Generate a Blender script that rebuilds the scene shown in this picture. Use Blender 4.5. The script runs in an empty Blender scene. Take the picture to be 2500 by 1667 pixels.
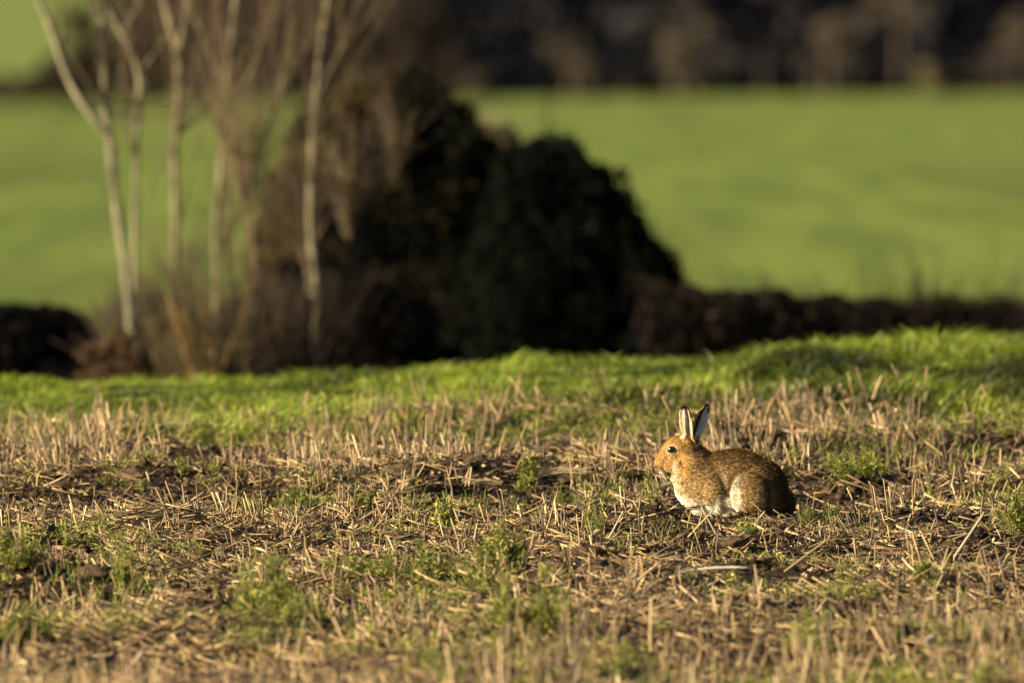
import bpy, math, random
import numpy as np
from mathutils import Vector, Matrix

random.seed(7)
rng = np.random.default_rng(7)
SC = bpy.context.scene
COL = SC.collection
PI = math.pi

# ------------------------------------------------------------------ camera
CAM_Z = 1.64                    # camera height above the hare's ground
F = 600 / 36 * 2500             # focal length in photo pixels
HY = 150                        # photo row of the true horizon
cam = bpy.data.cameras.new('camera')
cam.lens = 600
cam.sensor_width = 36
cam.clip_start = 1.0
cam.clip_end = 9000
cam.dof.use_dof = True
cam.dof.focus_distance = 61.0
cam.dof.aperture_fstop = 4.7
camo = bpy.data.objects.new('camera', cam)
COL.objects.link(camo)
camo.location = (0, 0, CAM_Z)
camo.rotation_euler = (PI / 2 - math.atan((833.5 - HY) / F), 0, 0)
SC.camera = camo

# ------------------------------------------------------------------ light
SUN_EL = math.radians(18)
SUN_TO_CAM = math.radians(22)    # sun stands left, a little on the camera's side
sdir = Vector((-math.cos(SUN_EL) * math.cos(SUN_TO_CAM), -math.cos(SUN_EL) * math.sin(SUN_TO_CAM), math.sin(SUN_EL)))
sun = bpy.data.lights.new('sun', 'SUN')
sun.energy = 5.0
sun.angle = math.radians(0.5)
sun.color = (1.0, 0.86, 0.65)
suno = bpy.data.objects.new('sun', sun)
COL.objects.link(suno)
suno.location = (-20, 40, 20)
suno.rotation_euler = (-sdir).to_track_quat('-Z', 'Y').to_euler()

world = bpy.data.worlds.new('World')
SC.world = world
world.use_nodes = True
wn = world.node_tree.nodes
wl = world.node_tree.links
bg = wn.get('Background') or wn.new('ShaderNodeBackground')
sky = wn.new('ShaderNodeTexSky')
sky.sky_type = 'NISHITA'
sky.sun_disc = False
sky.sun_elevation = SUN_EL
sky.sun_rotation = math.atan2(sdir.x, sdir.y)
wl.new(sky.outputs['Color'], bg.inputs['Color'])
bg.inputs['Strength'].default_value = 0.05

SC.view_settings.view_transform = 'Standard'
SC.view_settings.look = 'None'
SC.view_settings.gamma = 1.0
SC.view_settings.use_curve_mapping = False
SC.view_settings.exposure = 1.45
SC.render.engine = 'CYCLES'
SC.cycles.use_denoising = True
SC.cycles.denoiser = 'OPENIMAGEDENOISE'
SC.cycles.max_bounces = 5
SC.cycles.diffuse_bounces = 2
SC.cycles.use_adaptive_sampling = False


# ------------------------------------------------------------------ helpers
def P(px, py, d):
    """a point of the photograph (2500 x 1667) at distance d, as a place in the field"""
    return np.array([(px - 1250) / F * d, d, CAM_Z - (py - HY) / F * d])


_tab = np.random.default_rng(3).random((256, 256))


def vnoise(x, y, seed=0):
    x = np.asarray(x, float) + seed * 17.31
    y = np.asarray(y, float) + seed * 9.73
    xi = np.floor(x).astype(int)
    yi = np.floor(y).astype(int)
    fx = x - xi
    fy = y - yi
    fx = fx * fx * (3 - 2 * fx)
    fy = fy * fy * (3 - 2 * fy)
    a = _tab[xi % 256, yi % 256]
    b = _tab[(xi + 1) % 256, yi % 256]
    c = _tab[xi % 256, (yi + 1) % 256]
    d = _tab[(xi + 1) % 256, (yi + 1) % 256]
    return (a * (1 - fx) + b * fx) * (1 - fy) + (c * (1 - fx) + d * fx) * fy


def fbm(x, y, octv=4, seed=0):
    s = 0
    a = 0.5
    t = 0
    for k in range(octv):
        s = s + a * vnoise(x * 2 ** k, y * 2 ** k, seed + k * 5)
        t += a
        a *= 0.5
    return s / t


def smooth(a, b, x):
    t = np.clip((x - a) / (b - a), 0, 1)
    return t * t * (3 - 2 * t)


def z_of(py, d):
    return CAM_Z - (py - HY) / F * d


def ground_z(x, d, rough=True):
    """height of the ground at x, distance d"""
    x = np.asarray(x, float)
    d = np.asarray(d, float)
    u = np.clip((x / d * F + 1250) / 2500, -0.6, 1.6)      # 0 left .. 1 right along the bank
    u = smooth(-0.1, 1.15, np.where(d < 60, x / 3.66 + .5, u))
    D = [-60, 0, 46, 52, 60.9, 61.5, 62.4, 63.3, 64.5, 67, 70, 76, 78.5, 84, 92, 112, 600, 640, 4000]
    L = [-.5, -.5, -.43, -.257, 0, 0, -.04, -.04, .055, .105, .130, .165, .08, -.17, -.20, -.22, .12, .32, 120]
    R = [-.5, -.5, -.43, -.257, 0, 0, -.03, -.02, .080, .155, .225, .330, .25, -.17, -.20, -.22, .44, .62, 120]
    z = np.interp(d, D, L) * (1 - u) + np.interp(d, D, R) * u
    if rough:
        near = smooth(40, 46, d) * (1 - smooth(70, 74, d))
        wob = fbm(x * .35 + 3, d * .2, 3, 11)
        rid = np.sin((d - 60.9) * 2 * PI / 3.1 + (wob - .5) * 3.2 + PI / 2)
        z = z + near * (.022 * (rid - 1) * smooth(.1, 1.2, np.abs(d - 61.) + .35))
        z = z + near * (.15 * (fbm(x * 1.6, d * .9, 3, 2) - .5) + .060 * (fbm(x * 7, d * 6, 3, 8) - .5) + .030 * (vnoise(x * 19, d * 13, 9) - .5))
        bank = smooth(68, 72, d) * (1 - smooth(100, 140, d))
        z = z + bank * .14 * (fbm(x * .9, d * .5, 3, 21) - .5)
        z = z + smooth(640, 900, d) * 6 * (fbm(x * .004, d * .004, 3, 31) - .5)
    return z


def mat(name, col=None, rough=.9, attr=None, spec=.2, noise=None, bump=None, trans=0.0, sheen=0.0):
    m = bpy.data.materials.new(name)
    m.use_nodes = True
    nt = m.node_tree
    b = nt.nodes['Principled BSDF']
    b.inputs['Roughness'].default_value = rough
    b.inputs['Specular IOR Level'].default_value = spec
    src = None
    if attr:
        a = nt.nodes.new('ShaderNodeAttribute')
        a.attribute_name = attr
        src = a.outputs['Color']
    elif col:
        b.inputs['Base Color'].default_value = (*col, 1)
    if noise:      # (scale, low factor, high factor)
        tc = nt.nodes.new('ShaderNodeTexCoord')
        n = nt.nodes.new('ShaderNodeTexNoise')
        n.inputs['Scale'].default_value = noise[0]
        n.inputs['Detail'].default_value = 5
        nt.links.new(tc.outputs['Object'], n.inputs['Vector'])
        mr = nt.nodes.new('ShaderNodeMapRange')
        mr.inputs['From Min'].default_value = .3
        mr.inputs['From Max'].default_value = .7
        mr.inputs['To Min'].default_value = noise[1]
        mr.inputs['To Max'].default_value = noise[2]
        nt.links.new(n.outputs['Fac'], mr.inputs['Value'])
        mx = nt.nodes.new('ShaderNodeVectorMath')
        mx.operation = 'SCALE'
        if src is None:
            mx.inputs[0].default_value = col
        else:
            nt.links.new(src, mx.inputs[0])
        nt.links.new(mr.outputs['Result'], mx.inputs['Scale'])
        src = mx.outputs['Vector']
    if src is not None:
        nt.links.new(src, b.inputs['Base Color'])
    if bump:
        n = nt.nodes.new('ShaderNodeTexNoise')
        tc = nt.nodes.new('ShaderNodeTexCoord')
        nt.links.new(tc.outputs['Object'], n.inputs['Vector'])
        n.inputs['Scale'].default_value = bump[0]
        n.inputs['Detail'].default_value = 6
        bm = nt.nodes.new('ShaderNodeBump')
        bm.inputs['Strength'].default_value = bump[1]
        bm.inputs['Distance'].default_value = bump[2]
        nt.links.new(n.outputs['Fac'], bm.inputs['Height'])
        nt.links.new(bm.outputs['Normal'], b.inputs['Normal'])
    if trans > 0:
        tr = nt.nodes.new('ShaderNodeBsdfTranslucent')
        if src is not None:
            nt.links.new(src, tr.inputs['Color'])
        else:
            tr.inputs['Color'].default_value = (*col, 1)
        ms = nt.nodes.new('ShaderNodeMixShader')
        ms.inputs['Fac'].default_value = trans
        nt.links.new(b.outputs['BSDF'], ms.inputs[1])
        nt.links.new(tr.outputs['BSDF'], ms.inputs[2])
        nt.links.new(ms.outputs['Shader'], nt.nodes['Material Output'].inputs['Surface'])
    return m


def tri_mesh(name, V, T, C=None, m=None, parent=None, smooth_sh=False, origin=None):
    V = np.asarray(V, np.float32).reshape(-1, 3)
    T = np.asarray(T, np.int32).reshape(-1, 3)
    if origin is not None:
        V = V - np.asarray(origin, np.float32)
    me = bpy.data.meshes.new(name)
    me.vertices.add(len(V))
    me.vertices.foreach_set('co', V.ravel())
    me.loops.add(len(T) * 3)
    me.loops.foreach_set('vertex_index', T.ravel())
    me.polygons.add(len(T))
    me.polygons.foreach_set('loop_start', np.arange(0, len(T) * 3, 3, dtype=np.int32))
    me.polygons.foreach_set('loop_total', np.full(len(T), 3, np.int32))
    if smooth_sh:
        me.polygons.foreach_set('use_smooth', np.ones(len(T), bool))
    me.update(calc_edges=True)
    if C is not None:
        ca = me.color_attributes.new('Col', 'FLOAT_COLOR', 'POINT')
        C = np.asarray(C, np.float32).reshape(-1, 3)
        ca.data.foreach_set('color', np.concatenate([C, np.ones((len(C), 1), np.float32)], 1).ravel())
    me.validate()
    if m:
        me.materials.append(m)
    o = bpy.data.objects.new(name, me)
    COL.objects.link(o)
    if parent:
        o.parent = parent
    if origin is not None and not parent:
        o.location = origin
    return o


def tag(o, label=None, cat=None, group=None, kind=None):
    if label: o['label'] = label
    if cat: o['category'] = cat
    if group: o['group'] = group
    if kind: o['kind'] = kind
    return o


def empty(name, loc, label=None, cat=None, group=None):
    o = bpy.data.objects.new(name, None)
    COL.objects.link(o)
    o.location = loc
    o.empty_display_size = .1
    return tag(o, label, cat, group)


class Acc:
    """collects triangles with one colour per vertex"""
    def __init__(s):
        s.v, s.t, s.c, s.n = [], [], [], 0

    def add(s, V, T, C):
        V = np.asarray(V, float).reshape(-1, 3)
        s.v.append(V)
        s.t.append(np.asarray(T, int).reshape(-1, 3) + s.n)
        s.c.append(np.asarray(C, float).reshape(-1, 3))
        s.n += len(V)
        return s

    def build(s, name, m, parent=None, origin=None, smooth_sh=False):
        V = np.concatenate(s.v)
        if origin is not None and parent is not None:
            V = V - np.asarray(origin)
            origin = None
        return tri_mesh(name, V, np.concatenate(s.t), np.concatenate(s.c), m, parent, smooth_sh, origin)


def unit(a):
    return a / np.maximum(np.linalg.norm(a, axis=-1, keepdims=True), 1e-9)


def frames(dirs):
    up = np.where(np.abs(dirs[:, 2:3]) > .9, np.array([[1., 0, 0]]), np.array([[0, 0, 1.]]))
    a = unit(np.cross(dirs, up))
    return a, np.cross(dirs, a)


def stalks(base, dirs, length, r0, r1, col, bend=None, tipcol=None):
    """three sided stalks with a slight bend in the middle and a cut end"""
    n = len(base)
    a, b = frames(dirs)
    V = np.zeros((n, 10, 3))
    C = np.zeros((n, 10, 3))
    if bend is None:
        bend = np.zeros((n, 3))
    for k, t in enumerate((0, .5, 1)):
        cen = base + dirs * (length * t)[:, None] + bend * (t * t)
        r = (r0 * (1 - t) + r1 * t)[:, None]
        for j in range(3):
            an = 2 * PI * j / 3
            V[:, k * 3 + j] = cen + (a * math.cos(an) + b * math.sin(an)) * r
            C[:, k * 3 + j] = col if (tipcol is None or k < 2) else tipcol
    V[:, 9] = cen + dirs * (r1 * .3)[:, None]
    C[:, 9] = col * .8
    T = []
    for k in range(2):
        for j in range(3):
            p, q = k * 3 + j, k * 3 + (j + 1) % 3
            T += [(p, q, q + 3), (p, q + 3, p + 3)]
    for j in range(3):
        T.append((6 + j, 6 + (j + 1) % 3, 9))
    T = np.array(T)[None] + (np.arange(n) * 10)[:, None, None]
    return V.reshape(-1, 3), T.reshape(-1, 3), C.reshape(-1, 3)


def blades(base, dirs, length, w, col, tipcol=None, droop=.3, side=None):
    """flat leaf blades of two bends tapering to a point"""
    n = len(base)
    if side is None:
        an = rng.random(n) * 2 * PI
        side = np.stack([np.cos(an), np.sin(an), np.zeros(n)], 1)
    hor = dirs * np.array([1, 1, 0])
    V = np.zeros((n, 5, 3))
    mid = base + dirs * (length * .55)[:, None]
    tip = base + dirs * length[:, None] + unit(hor + 1e-6) * (length * droop)[:, None] * .6 - np.array([0, 0, 1]) * (length * droop * .5)[:, None]
    s = side * (w * .5)[:, None]
    V[:, 0] = base - s
    V[:, 1] = base + s
    V[:, 2] = mid + s * .8
    V[:, 3] = mid - s * .8
    V[:, 4] = tip
    tipcol = col if tipcol is None else tipcol
    C = np.stack([col * .75, col * .75, col, col, tipcol], 1)
    T = np.array([(0, 1, 2), (0, 2, 3), (3, 2, 4)])[None] + (np.arange(n) * 5)[:, None, None]
    return V.reshape(-1, 3), T.reshape(-1, 3), C.reshape(-1, 3)


def flakes(cen, size, col, elong=1.6, flat=0.0):
    """small leaf shaped quads turned every way"""
    n = len(cen)
    d = unit(rng.normal(size=(n, 3)) * np.array([1, 1, 1 - flat]))
    a, b = frames(d)
    an = rng.random(n)[:, None] * 2 * PI
    p = a * np.cos(an) + b * np.sin(an)
    V = np.zeros((n, 4, 3))
    L = (size * elong * .5)[:, None]
    W = (size * .5)[:, None]
    V[:, 0] = cen - d * L
    V[:, 1] = cen + p * W
    V[:, 2] = cen + d * L
    V[:, 3] = cen - p * W
    C = np.repeat(col[:, None], 4, 1)
    T = np.array([(0, 1, 2), (0, 2, 3)])[None] + (np.arange(n) * 4)[:, None, None]
    return V.reshape(-1, 3), T.reshape(-1, 3), C.reshape(-1, 3)


def tube(pts, rad, col, sides=7, jitter=0.0):
    pts = np.asarray(pts, float)
    n = len(pts)
    rad = np.asarray(rad, float)
    tan = unit(np.gradient(pts, axis=0))
    a = unit(np.cross(tan, np.array([.13, 1, .07])))
    b = np.cross(tan, a)
    V, C, T = [], [], []
    for k in range(n):
        for j in range(sides):
            an = 2 * PI * j / sides
            r = rad[k] * (1 + jitter * random.uniform(-1, 1))
            V.append(pts[k] + (a[k] * math.cos(an) + b[k] * math.sin(an)) * r)
            C.append(np.asarray(col) * random.uniform(.8, 1.15))
    for k in range(n - 1):
        for j in range(sides):
            p = k * sides + j
            q = k * sides + (j + 1) % sides
            T += [(p, q, q + sides), (p, q + sides, p + sides)]
    V.append(pts[-1])
    C.append(np.asarray(col))
    for j in range(sides):
        T.append(((n - 1) * sides + j, (n - 1) * sides + (j + 1) % sides, n * sides))
    return np.array(V), np.array(T), np.array(C)


def resample(pts, n):
    pts = np.asarray(pts, float)
    s = np.concatenate([[0], np.cumsum(np.linalg.norm(np.diff(pts, axis=0), axis=1))])
    t = np.linspace(0, s[-1], n)
    out = np.stack([np.interp(t, s, pts[:, k]) for k in range(3)], 1)
    for _ in range(2):
        out[1:-1] = (out[:-2] + 2 * out[1:-1] + out[2:]) / 4
    return out


# ------------------------------------------------------------------ materials
M_straw = mat('straw', attr='Col', rough=.55, spec=.35, trans=.12)
M_leaf = mat('weed leaf', attr='Col', rough=.55, spec=.3, trans=.3)
M_grass = mat('grass blade', attr='Col', rough=.5, spec=.3, trans=.35)
M_bark = mat('bark', attr='Col', rough=.9, noise=(7, .45, 1.5), bump=(40, .6, .01))
M_twig = mat('twig', attr='Col', rough=.9, spec=.08)
M_dark = mat('evergreen leaf', attr='Col', rough=.8, spec=.03)
M_clod = mat('clod soil', attr='Col', rough=1, spec=.05, noise=(60, .6, 1.3), bump=(90, .8, .01))


def ground_mat(name, base, alt, scale, rough=1, stretch=(1, 1, 1), alt2=None, bumps=None, lo=.35, hi=.65):
    m = bpy.data.materials.new(name)
    m.use_nodes = True
    nt = m.node_tree
    b = nt.nodes['Principled BSDF']
    b.inputs['Roughness'].default_value = rough
    b.inputs['Specular IOR Level'].default_value = .05
    tc = nt.nodes.new('ShaderNodeTexCoord')
    mp = nt.nodes.new('ShaderNodeMapping')
    mp.inputs['Scale'].default_value = stretch
    nt.links.new(tc.outputs['Object'], mp.inputs['Vector'])
    cur = None
    for k, (sc_, c0, c1) in enumerate([(scale, base, alt)] + ([(scale * .23, None, alt2)] if alt2 else [])):
        n = nt.nodes.new('ShaderNodeTexNoise')
        n.inputs['Scale'].default_value = sc_
        n.inputs['Detail'].default_value = 6
        n.inputs['Roughness'].default_value = .6
        nt.links.new(mp.outputs['Vector'], n.inputs['Vector'])
        mr = nt.nodes.new('ShaderNodeMapRange')
        mr.inputs['From Min'].default_value = lo if k == 0 else .5
        mr.inputs['From Max'].default_value = hi if k == 0 else .72
        nt.links.new(n.outputs['Fac'], mr.inputs['Value'])
        mx = nt.nodes.new('ShaderNodeMix')
        mx.data_type = 'RGBA'
        if k == 0:
            mx.inputs[6].default_value = (*c0, 1)
        else:
            nt.links.new(cur, mx.inputs[6])
        mx.inputs[7].default_value = (*c1, 1)
        nt.links.new(mr.outputs['Result'], mx.inputs['Factor'])
        cur = mx.outputs[2]
    nt.links.new(cur, b.inputs['Base Color'])
    if bumps:
        n = nt.nodes.new('ShaderNodeTexNoise')
        n.inputs['Scale'].default_value = bumps[0]
        n.inputs['Detail'].default_value = 8
        nt.links.new(tc.outputs['Object'], n.inputs['Vector'])
        bm = nt.nodes.new('ShaderNodeBump')
        bm.inputs['Strength'].default_value = bumps[1]
        bm.inputs['Distance'].default_value = bumps[2]
        nt.links.new(n.outputs['Fac'], bm.inputs['Height'])
        nt.links.new(bm.outputs['Normal'], b.inputs['Normal'])
    return m


M_soil = ground_mat('field soil', (.026, .017, .010), (.085, .056, .032), 26, bumps=(60, 1, .05), alt2=(.03, .018, .010))
M_bank = ground_mat('bank turf', (.03, .035, .008), (.065, .075, .012), 6, bumps=(20, .7, .03))
M_ditch = ground_mat('rough ground', (.05, .05, .02), (.08, .07, .03), 2)
M_field = ground_mat('far field turf', (.102, .132, .023), (.165, .203, .033), 1.3, stretch=(1, .022, 1), alt2=(.095, .105, .019), lo=.40, hi=.6, bumps=(3, .3, .05))
M_hill = ground_mat('hill turf', (.145, .18, .04), (.18, .22, .05), .02)

# ------------------------------------------------------------------ the ground, one continuous sheet in four stretches
xf = np.arange(-5.2, 5.2001, .045)
g = [5.2]
while g[-1] < 3500:
    g.append(g[-1] * 1.28 + .05)
g = np.array(g[1:])
XS = np.concatenate([-g[::-1], xf, g])
ys = [-60, -30, -10, 10, 25, 35, 41, 45]
ys += list(np.arange(46, 79, .06)) + list(np.arange(79, 100, .4)) + list(np.arange(100, 200, 2)) + list(np.arange(200, 700, 12)) + list(np.arange(700, 4000, 90))
YS = np.array(ys)
GX, GY = np.meshgrid(XS, YS)
GZ = ground_z(GX, GY)


def stretch(name, i0, i1, m):
    V = np.stack([GX[i0:i1 + 1], GY[i0:i1 + 1], GZ[i0:i1 + 1]], -1).reshape(-1, 3)
    r, c = i1 - i0 + 1, len(XS)
    i = (np.arange(r - 1)[:, None] * c + np.arange(c - 1)[None]).ravel()
    T = np.concatenate([np.stack([i, i + 1, i + c + 1], 1), np.stack([i, i + c + 1, i + c], 1)])
    return tag(tri_mesh(name, V, T, None, m, smooth_sh=True), kind='structure')


ia = int(np.searchsorted(YS, 68.0))
ib = int(np.searchsorted(YS, 80))
ic = int(np.searchsorted(YS, 108))
idd = int(np.searchsorted(YS, 640))
stretch('stubble_ground', 0, ia, M_soil)
stretch('grass_bank', ia, ib, M_bank)
stretch('rough_ground', ib, ic, M_ditch)
stretch('far_field', ic, idd, M_field)
stretch('hill', idd, len(YS) - 1, M_hill)


# ------------------------------------------------------------------ stubble, straw and small weeds (nobody could count them)
def field_pts(n, d0, d1, margin=.35):
    d = d0 + (d1 - d0) * rng.random(n)
    hw = 1250 / F * d + margin
    x = (rng.random(n) * 2 - 1) * hw
    return x, d


HX, HD = (1770 - 1250) / F * 61.0, 61.0       # where the hare sits


def ground_at(px, py):
    """where the sight line through a photo point meets the ground"""
    best = None
    for dd in np.arange(47, 73, .05):
        p = P(px, py, dd)
        if p[2] <= float(ground_z(p[0], dd)):
            return float(p[0]), float(dd)
    return float(P(px, py, 70)[0]), 70.0


PATCH = []
for (px, py, wpx, dd_, am) in [(250, 1430, 300, 1.0, .16), (60, 1530, 220, 1.0, .14), (700, 1520, 170, 1.4, .22), (1040, 1410, 240, 1.0, .22), (1330, 1570, 110, 1.2, .22),
                               (560, 1600, 200, .8, .10), (2030, 1520, 170, 1.0, .16), (1830, 1330, 120, .3, .12), (2120, 1160, 200, .8, .16), (1930, 1080, 160, 1.2, .14),
                               (1150, 1230, 260, .5, .13), (1480, 1240, 120, .5, .15), (750, 1240, 160, .4, .12), (480, 1060, 260, 1.2, .14), (1050, 1030, 260, 1.2, .12),
                               (120, 1330, 200, .5, .12), (2460, 1290, 90, .6, .18), (1300, 1150, 160, .8, .14), (1580, 1050, 200, 1.2, .12), (2380, 1180, 120, .8, .12), (350, 1380, 120, .7, .14)]:
    gx_, gd_ = ground_at(px, py)
    PATCH.append((gx_, gd_, wpx * gd_ / F, dd_, am))


def lush(x, d):
    b = np.zeros_like(x)
    for (gx_, gd_, rx_, rd_, am) in PATCH:
        b = b + am * np.exp(-((x - gx_) / rx_) ** 2 - ((d - gd_) / rd_) ** 2)
    return b


def clear_of_hare(x, d, rx=.26, rd=.12):
    return ((x - HX) / rx) ** 2 + ((d - HD) / rd) ** 2 > 1


STRAW = np.array([[.40, .285, .125], [.25, .172, .075], [.15, .100, .046], [.055, .036, .019], [.68, .53, .27], [.10, .075, .042]])


def straw_cols(n, p=(.25, .25, .2, .13, .07, .10)):
    c = STRAW[rng.choice(6, n, p=p)] * np.array([.86, .80, .74])
    return c * (.75 + .5 * rng.random((n, 1)))


def bare(x, d):
    """1 where the soil lies nearly bare"""
    wx = fbm(x * .8 + 9, d * .4, 3, 141)
    b = smooth(.5, .1, np.abs(d - 63.0 - (wx - .5) * 1.2)) * smooth(1.6, .4, x) * .95
    b = np.maximum(b, smooth(.55, .1, np.abs(d - 59.3 - (wx - .5) * 1.5)) * smooth(-.4, .2, x) * .85)
    b = np.maximum(b, smooth(.6, .1, np.abs(d - 54.4 - (wx - .5) * 2)) * smooth(-.1, .5, x) * .9)
    b = np.maximum(b, smooth(.6, .1, np.abs(d - 56.9 - (wx - .5) * 2)) * smooth(.2, -.6, x) * .8)
    b = np.maximum(b, smooth(.53, .66, fbm(x * 1.7 + 30, d * .8, 3, 145)))
    return b


A = Acc()
# standing stalks, in loose clumps where each plant was cut
nc = 9500
x, d = field_pts(nc, 46.5, 71.5)
row = .17
d = np.round(d / row) * row + rng.normal(0, .03, nc)
keep = (fbm(x * 1.5, d * .75, 3, 41) > .36 + .16 * rng.random(nc)) & clear_of_hare(x, d, .3, .2) & (rng.random(nc) > bare(x, d) * .95)
keep &= ~((np.abs(x - HX + .02) < .30) & (d < HD) & (d > HD - .8) & (rng.random(nc) < .7))
keep &= rng.random(nc) < np.interp(d, [46, 52, 57, 61, 64, 67, 71], [.42, .36, .38, .55, .9, .95, .06])
x, d = x[keep], d[keep]
per = rng.integers(1, 8, len(x))
id_ = np.repeat(np.arange(len(x)), per)
n = len(id_)
off = rng.normal(0, 1, (n, 2))
lean = rng.normal(0, .22, (len(x), 2))[id_]
hgt = (.6 + .7 * rng.random(len(x)))[id_]
x, d = x[id_] + off[:, 0] * .022, d[id_] + off[:, 1] * .022
dirs = unit(np.stack([off[:, 0] * .14 + lean[:, 0] + rng.normal(0, .10, n), off[:, 1] * .12 + lean[:, 1] * .6, np.ones(n)], 1))
far = smooth(61, 68, d)
L = (.025 + .080 * rng.random(n) ** 1.3) * hgt * (1 + .5 * far + 1.3 * smooth(58, 50, d))
base = np.stack([x, d, ground_z(x, d) - .01], 1)
r0 = .0018 + .0018 * rng.random(n)
A.add(*stalks(base, dirs, L, r0, r0 * (.8 + .3 * rng.random(n)), straw_cols(n), rng.normal(0, .012, (n, 3))))
stub = A.build('stubble_stalks', M_straw)
tag(stub, 'short dry cut stalks standing all over the harvested field', 'stubble', kind='stuff')

A = Acc()
n = 185000
x, d = field_pts(n, 46.5, 71)
dens = fbm(x * 1.1 + 7, d * .8, 4, 61)
keep = (dens > .28 + .22 * rng.random(n)) & clear_of_hare(x, d, .22, .1) & (rng.random(n) > bare(x, d) * .8) & (rng.random(n) < np.interp(d, [46, 65, 67, 71], [1, 1, .6, .1]))
x, d = x[keep], d[keep]
n = len(x)
az = rng.random(n) * PI * 2
tilt = np.abs(rng.normal(0, .28, n))
dirs = unit(np.stack([np.cos(az) * 1.3, np.sin(az), tilt], 1))
L = .012 + .13 * rng.random(n) ** 2.2
r0 = .0013 + .0028 * rng.random(n) ** 1.5
base = np.stack([x, d, ground_z(x, d) + .003 + .012 * rng.random(n)], 1)
A.add(*stalks(base, dirs, L, r0, r0, straw_cols(n, (.24, .20, .17, .19, .12, .08)), rng.normal(0, .008, (n, 3))))
# flat husk and leaf pieces
n = 9000
x, d = field_pts(n, 46.5, 71)
cen = np.stack([x, d, ground_z(x, d) + .008], 1)
A.add(*flakes(cen, .006 + .012 * rng.random(n), straw_cols(n, (.3, .25, .15, .05, .2, .05)), 3.0, .6))
tag(A.build('straw_litter', M_straw), 'broken straw and chaff lying over the brown soil', 'straw litter', kind='stuff')

# crumbs of soil
A = Acc()
n = 70000
x, d = field_pts(n, 46.5, 69)
k = (fbm(x * 1.3, d * .9, 3, 77) > .5) | (bare(x, d) > .4)
x, d = x[k], d[k]
n = len(x)
s = .004 + .018 * rng.random(n) ** 2.5
octv = np.array([[1, 0, 0], [-1, 0, 0], [0, 1, 0], [0, -1, 0], [0, 0, 1], [0, 0, -1]], float)
octt = np.array([(0, 2, 4), (2, 1, 4), (1, 3, 4), (3, 0, 4), (2, 0, 5), (1, 2, 5), (3, 1, 5), (0, 3, 5)])
V = np.stack([x, d, ground_z(x, d) + s * .3], 1)[:, None] + octv[None] * s[:, None, None] * (.5 + .9 * rng.random((n, 6, 1))) * np.array([1.2, 1.2, .7]) + rng.normal(0, .25, (n, 6, 3)) * s[:, None, None]
C = np.repeat((np.array([.085, .056, .032]) * (.35 + rng.random((n, 1))))[:, None], 6, 1)
T = octt[None] + (np.arange(n) * 6)[:, None, None]
A.add(V, T, C)
tag(A.build('soil_crumbs', M_clod), 'small brown crumbs of soil between the straw', 'soil', kind='stuff')

GREEN = np.array([[.20, .22, .030], [.29, .29, .040], [.09, .11, .015], [.42, .39, .085], [.13, .145, .022]])


def green_cols(n):
    return GREEN[rng.integers(0, 5, n)] * (.7 + .6 * rng.random((n, 1)))


def weed_geo(c, r, h, nst, leaf=.012, tone=1.0, npl=26):
    """a feathery weed: bent stems with narrow leaflets; returns stems and leaves"""
    c = np.asarray(c, float)
    az = rng.random(nst) * 2 * PI
    sp = np.sqrt(rng.random(nst))
    top = np.stack([np.cos(az) * sp * r, np.sin(az) * sp * r, h * (1 - .55 * sp ** 2) * (.35 + .85 * rng.random(nst))], 1)
    root = np.stack([np.cos(az), np.sin(az), 0 * az], 1) * (sp * r * .25)[:, None]
    S = Acc()
    dirs = unit(top - root)
    ln = np.linalg.norm(top - root, axis=1)
    S.add(*stalks(c + root, dirs, ln * 1.12, np.full(nst, .0016), np.full(nst, .0009), green_cols(nst) * .8 * tone))
    t = .15 + .9 * rng.random((nst, npl))
    base = c + root[:, None] + dirs[:, None] * (ln[:, None] * np.minimum(t, 1))[..., None]
    base = base.reshape(-1, 3) + rng.normal(0, leaf * .35, (nst * npl, 3))
    ld = unit(rng.normal(size=(nst * npl, 3)) + np.repeat(dirs, npl, 0) * .9)
    m_ = len(base)
    ll = leaf * (.5 + rng.random(m_))
    col = green_cols(m_) * tone
    side = unit(np.cross(ld, rng.normal(size=(m_, 3))))
    LF = Acc()
    LF.add(*blades(base, ld, ll * 1.25, ll * .24, col, col * 1.25, .1, side))
    return S, LF


# small green weeds everywhere: stuff
A = Acc()
n = 9000
x, d = field_pts(n, 46.5, 70)
w = fbm(x * 1.6 + 20, d * .8, 3, 91) + lush(x, d)
thr = np.interp(d, [46, 58, 61, 64, 68, 72], [.57, .60, .61, .60, .56, .50])
k = (w > thr + .05 * rng.normal(size=n)) & (rng.random(n) < .62) & clear_of_hare(x, d, .34, .3)
k &= ~((np.abs(x - HX + .02) < .32) & (d < HD) & (d > HD - 1.2))
x, d = x[k], d[k]
zz = ground_z(x, d)
print('small weeds', len(x))
for i in range(len(x)):
    r = .025 + .06 * random.random() ** 2
    S, LF = weed_geo((x[i], d[i], zz[i]), r, .03 + .05 * random.random(), 7, .013, random.uniform(.8, 1.15), 12)
    A.add(S.v[0], S.t[0], S.c[0])
    A.add(LF.v[0], LF.t[0], LF.c[0])
n = 36000
x, d = field_pts(n, 46.5, 72)
w = fbm(x * 1.8 + 50, d * .9, 3, 95) + lush(x, d)
thr = np.interp(d, [46, 61, 66, 70, 72], [.66, .70, .66, .56, .38])
k = (w > thr) & clear_of_hare(x, d, .34, .3)
x, d = x[k], d[k]
n = len(x)
dirs = unit(np.stack([rng.normal(0, .35, n), rng.normal(0, .35, n), np.ones(n)], 1))
A.add(*blades(np.stack([x, d, ground_z(x, d)], 1), dirs, .03 + .07 * rng.random(n), .003 + .003 * rng.random(n), green_cols(n)))
tag(A.build('small_weeds', M_leaf), 'small green weeds and grass sprouting among the stubble', 'weeds', kind='stuff')

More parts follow.
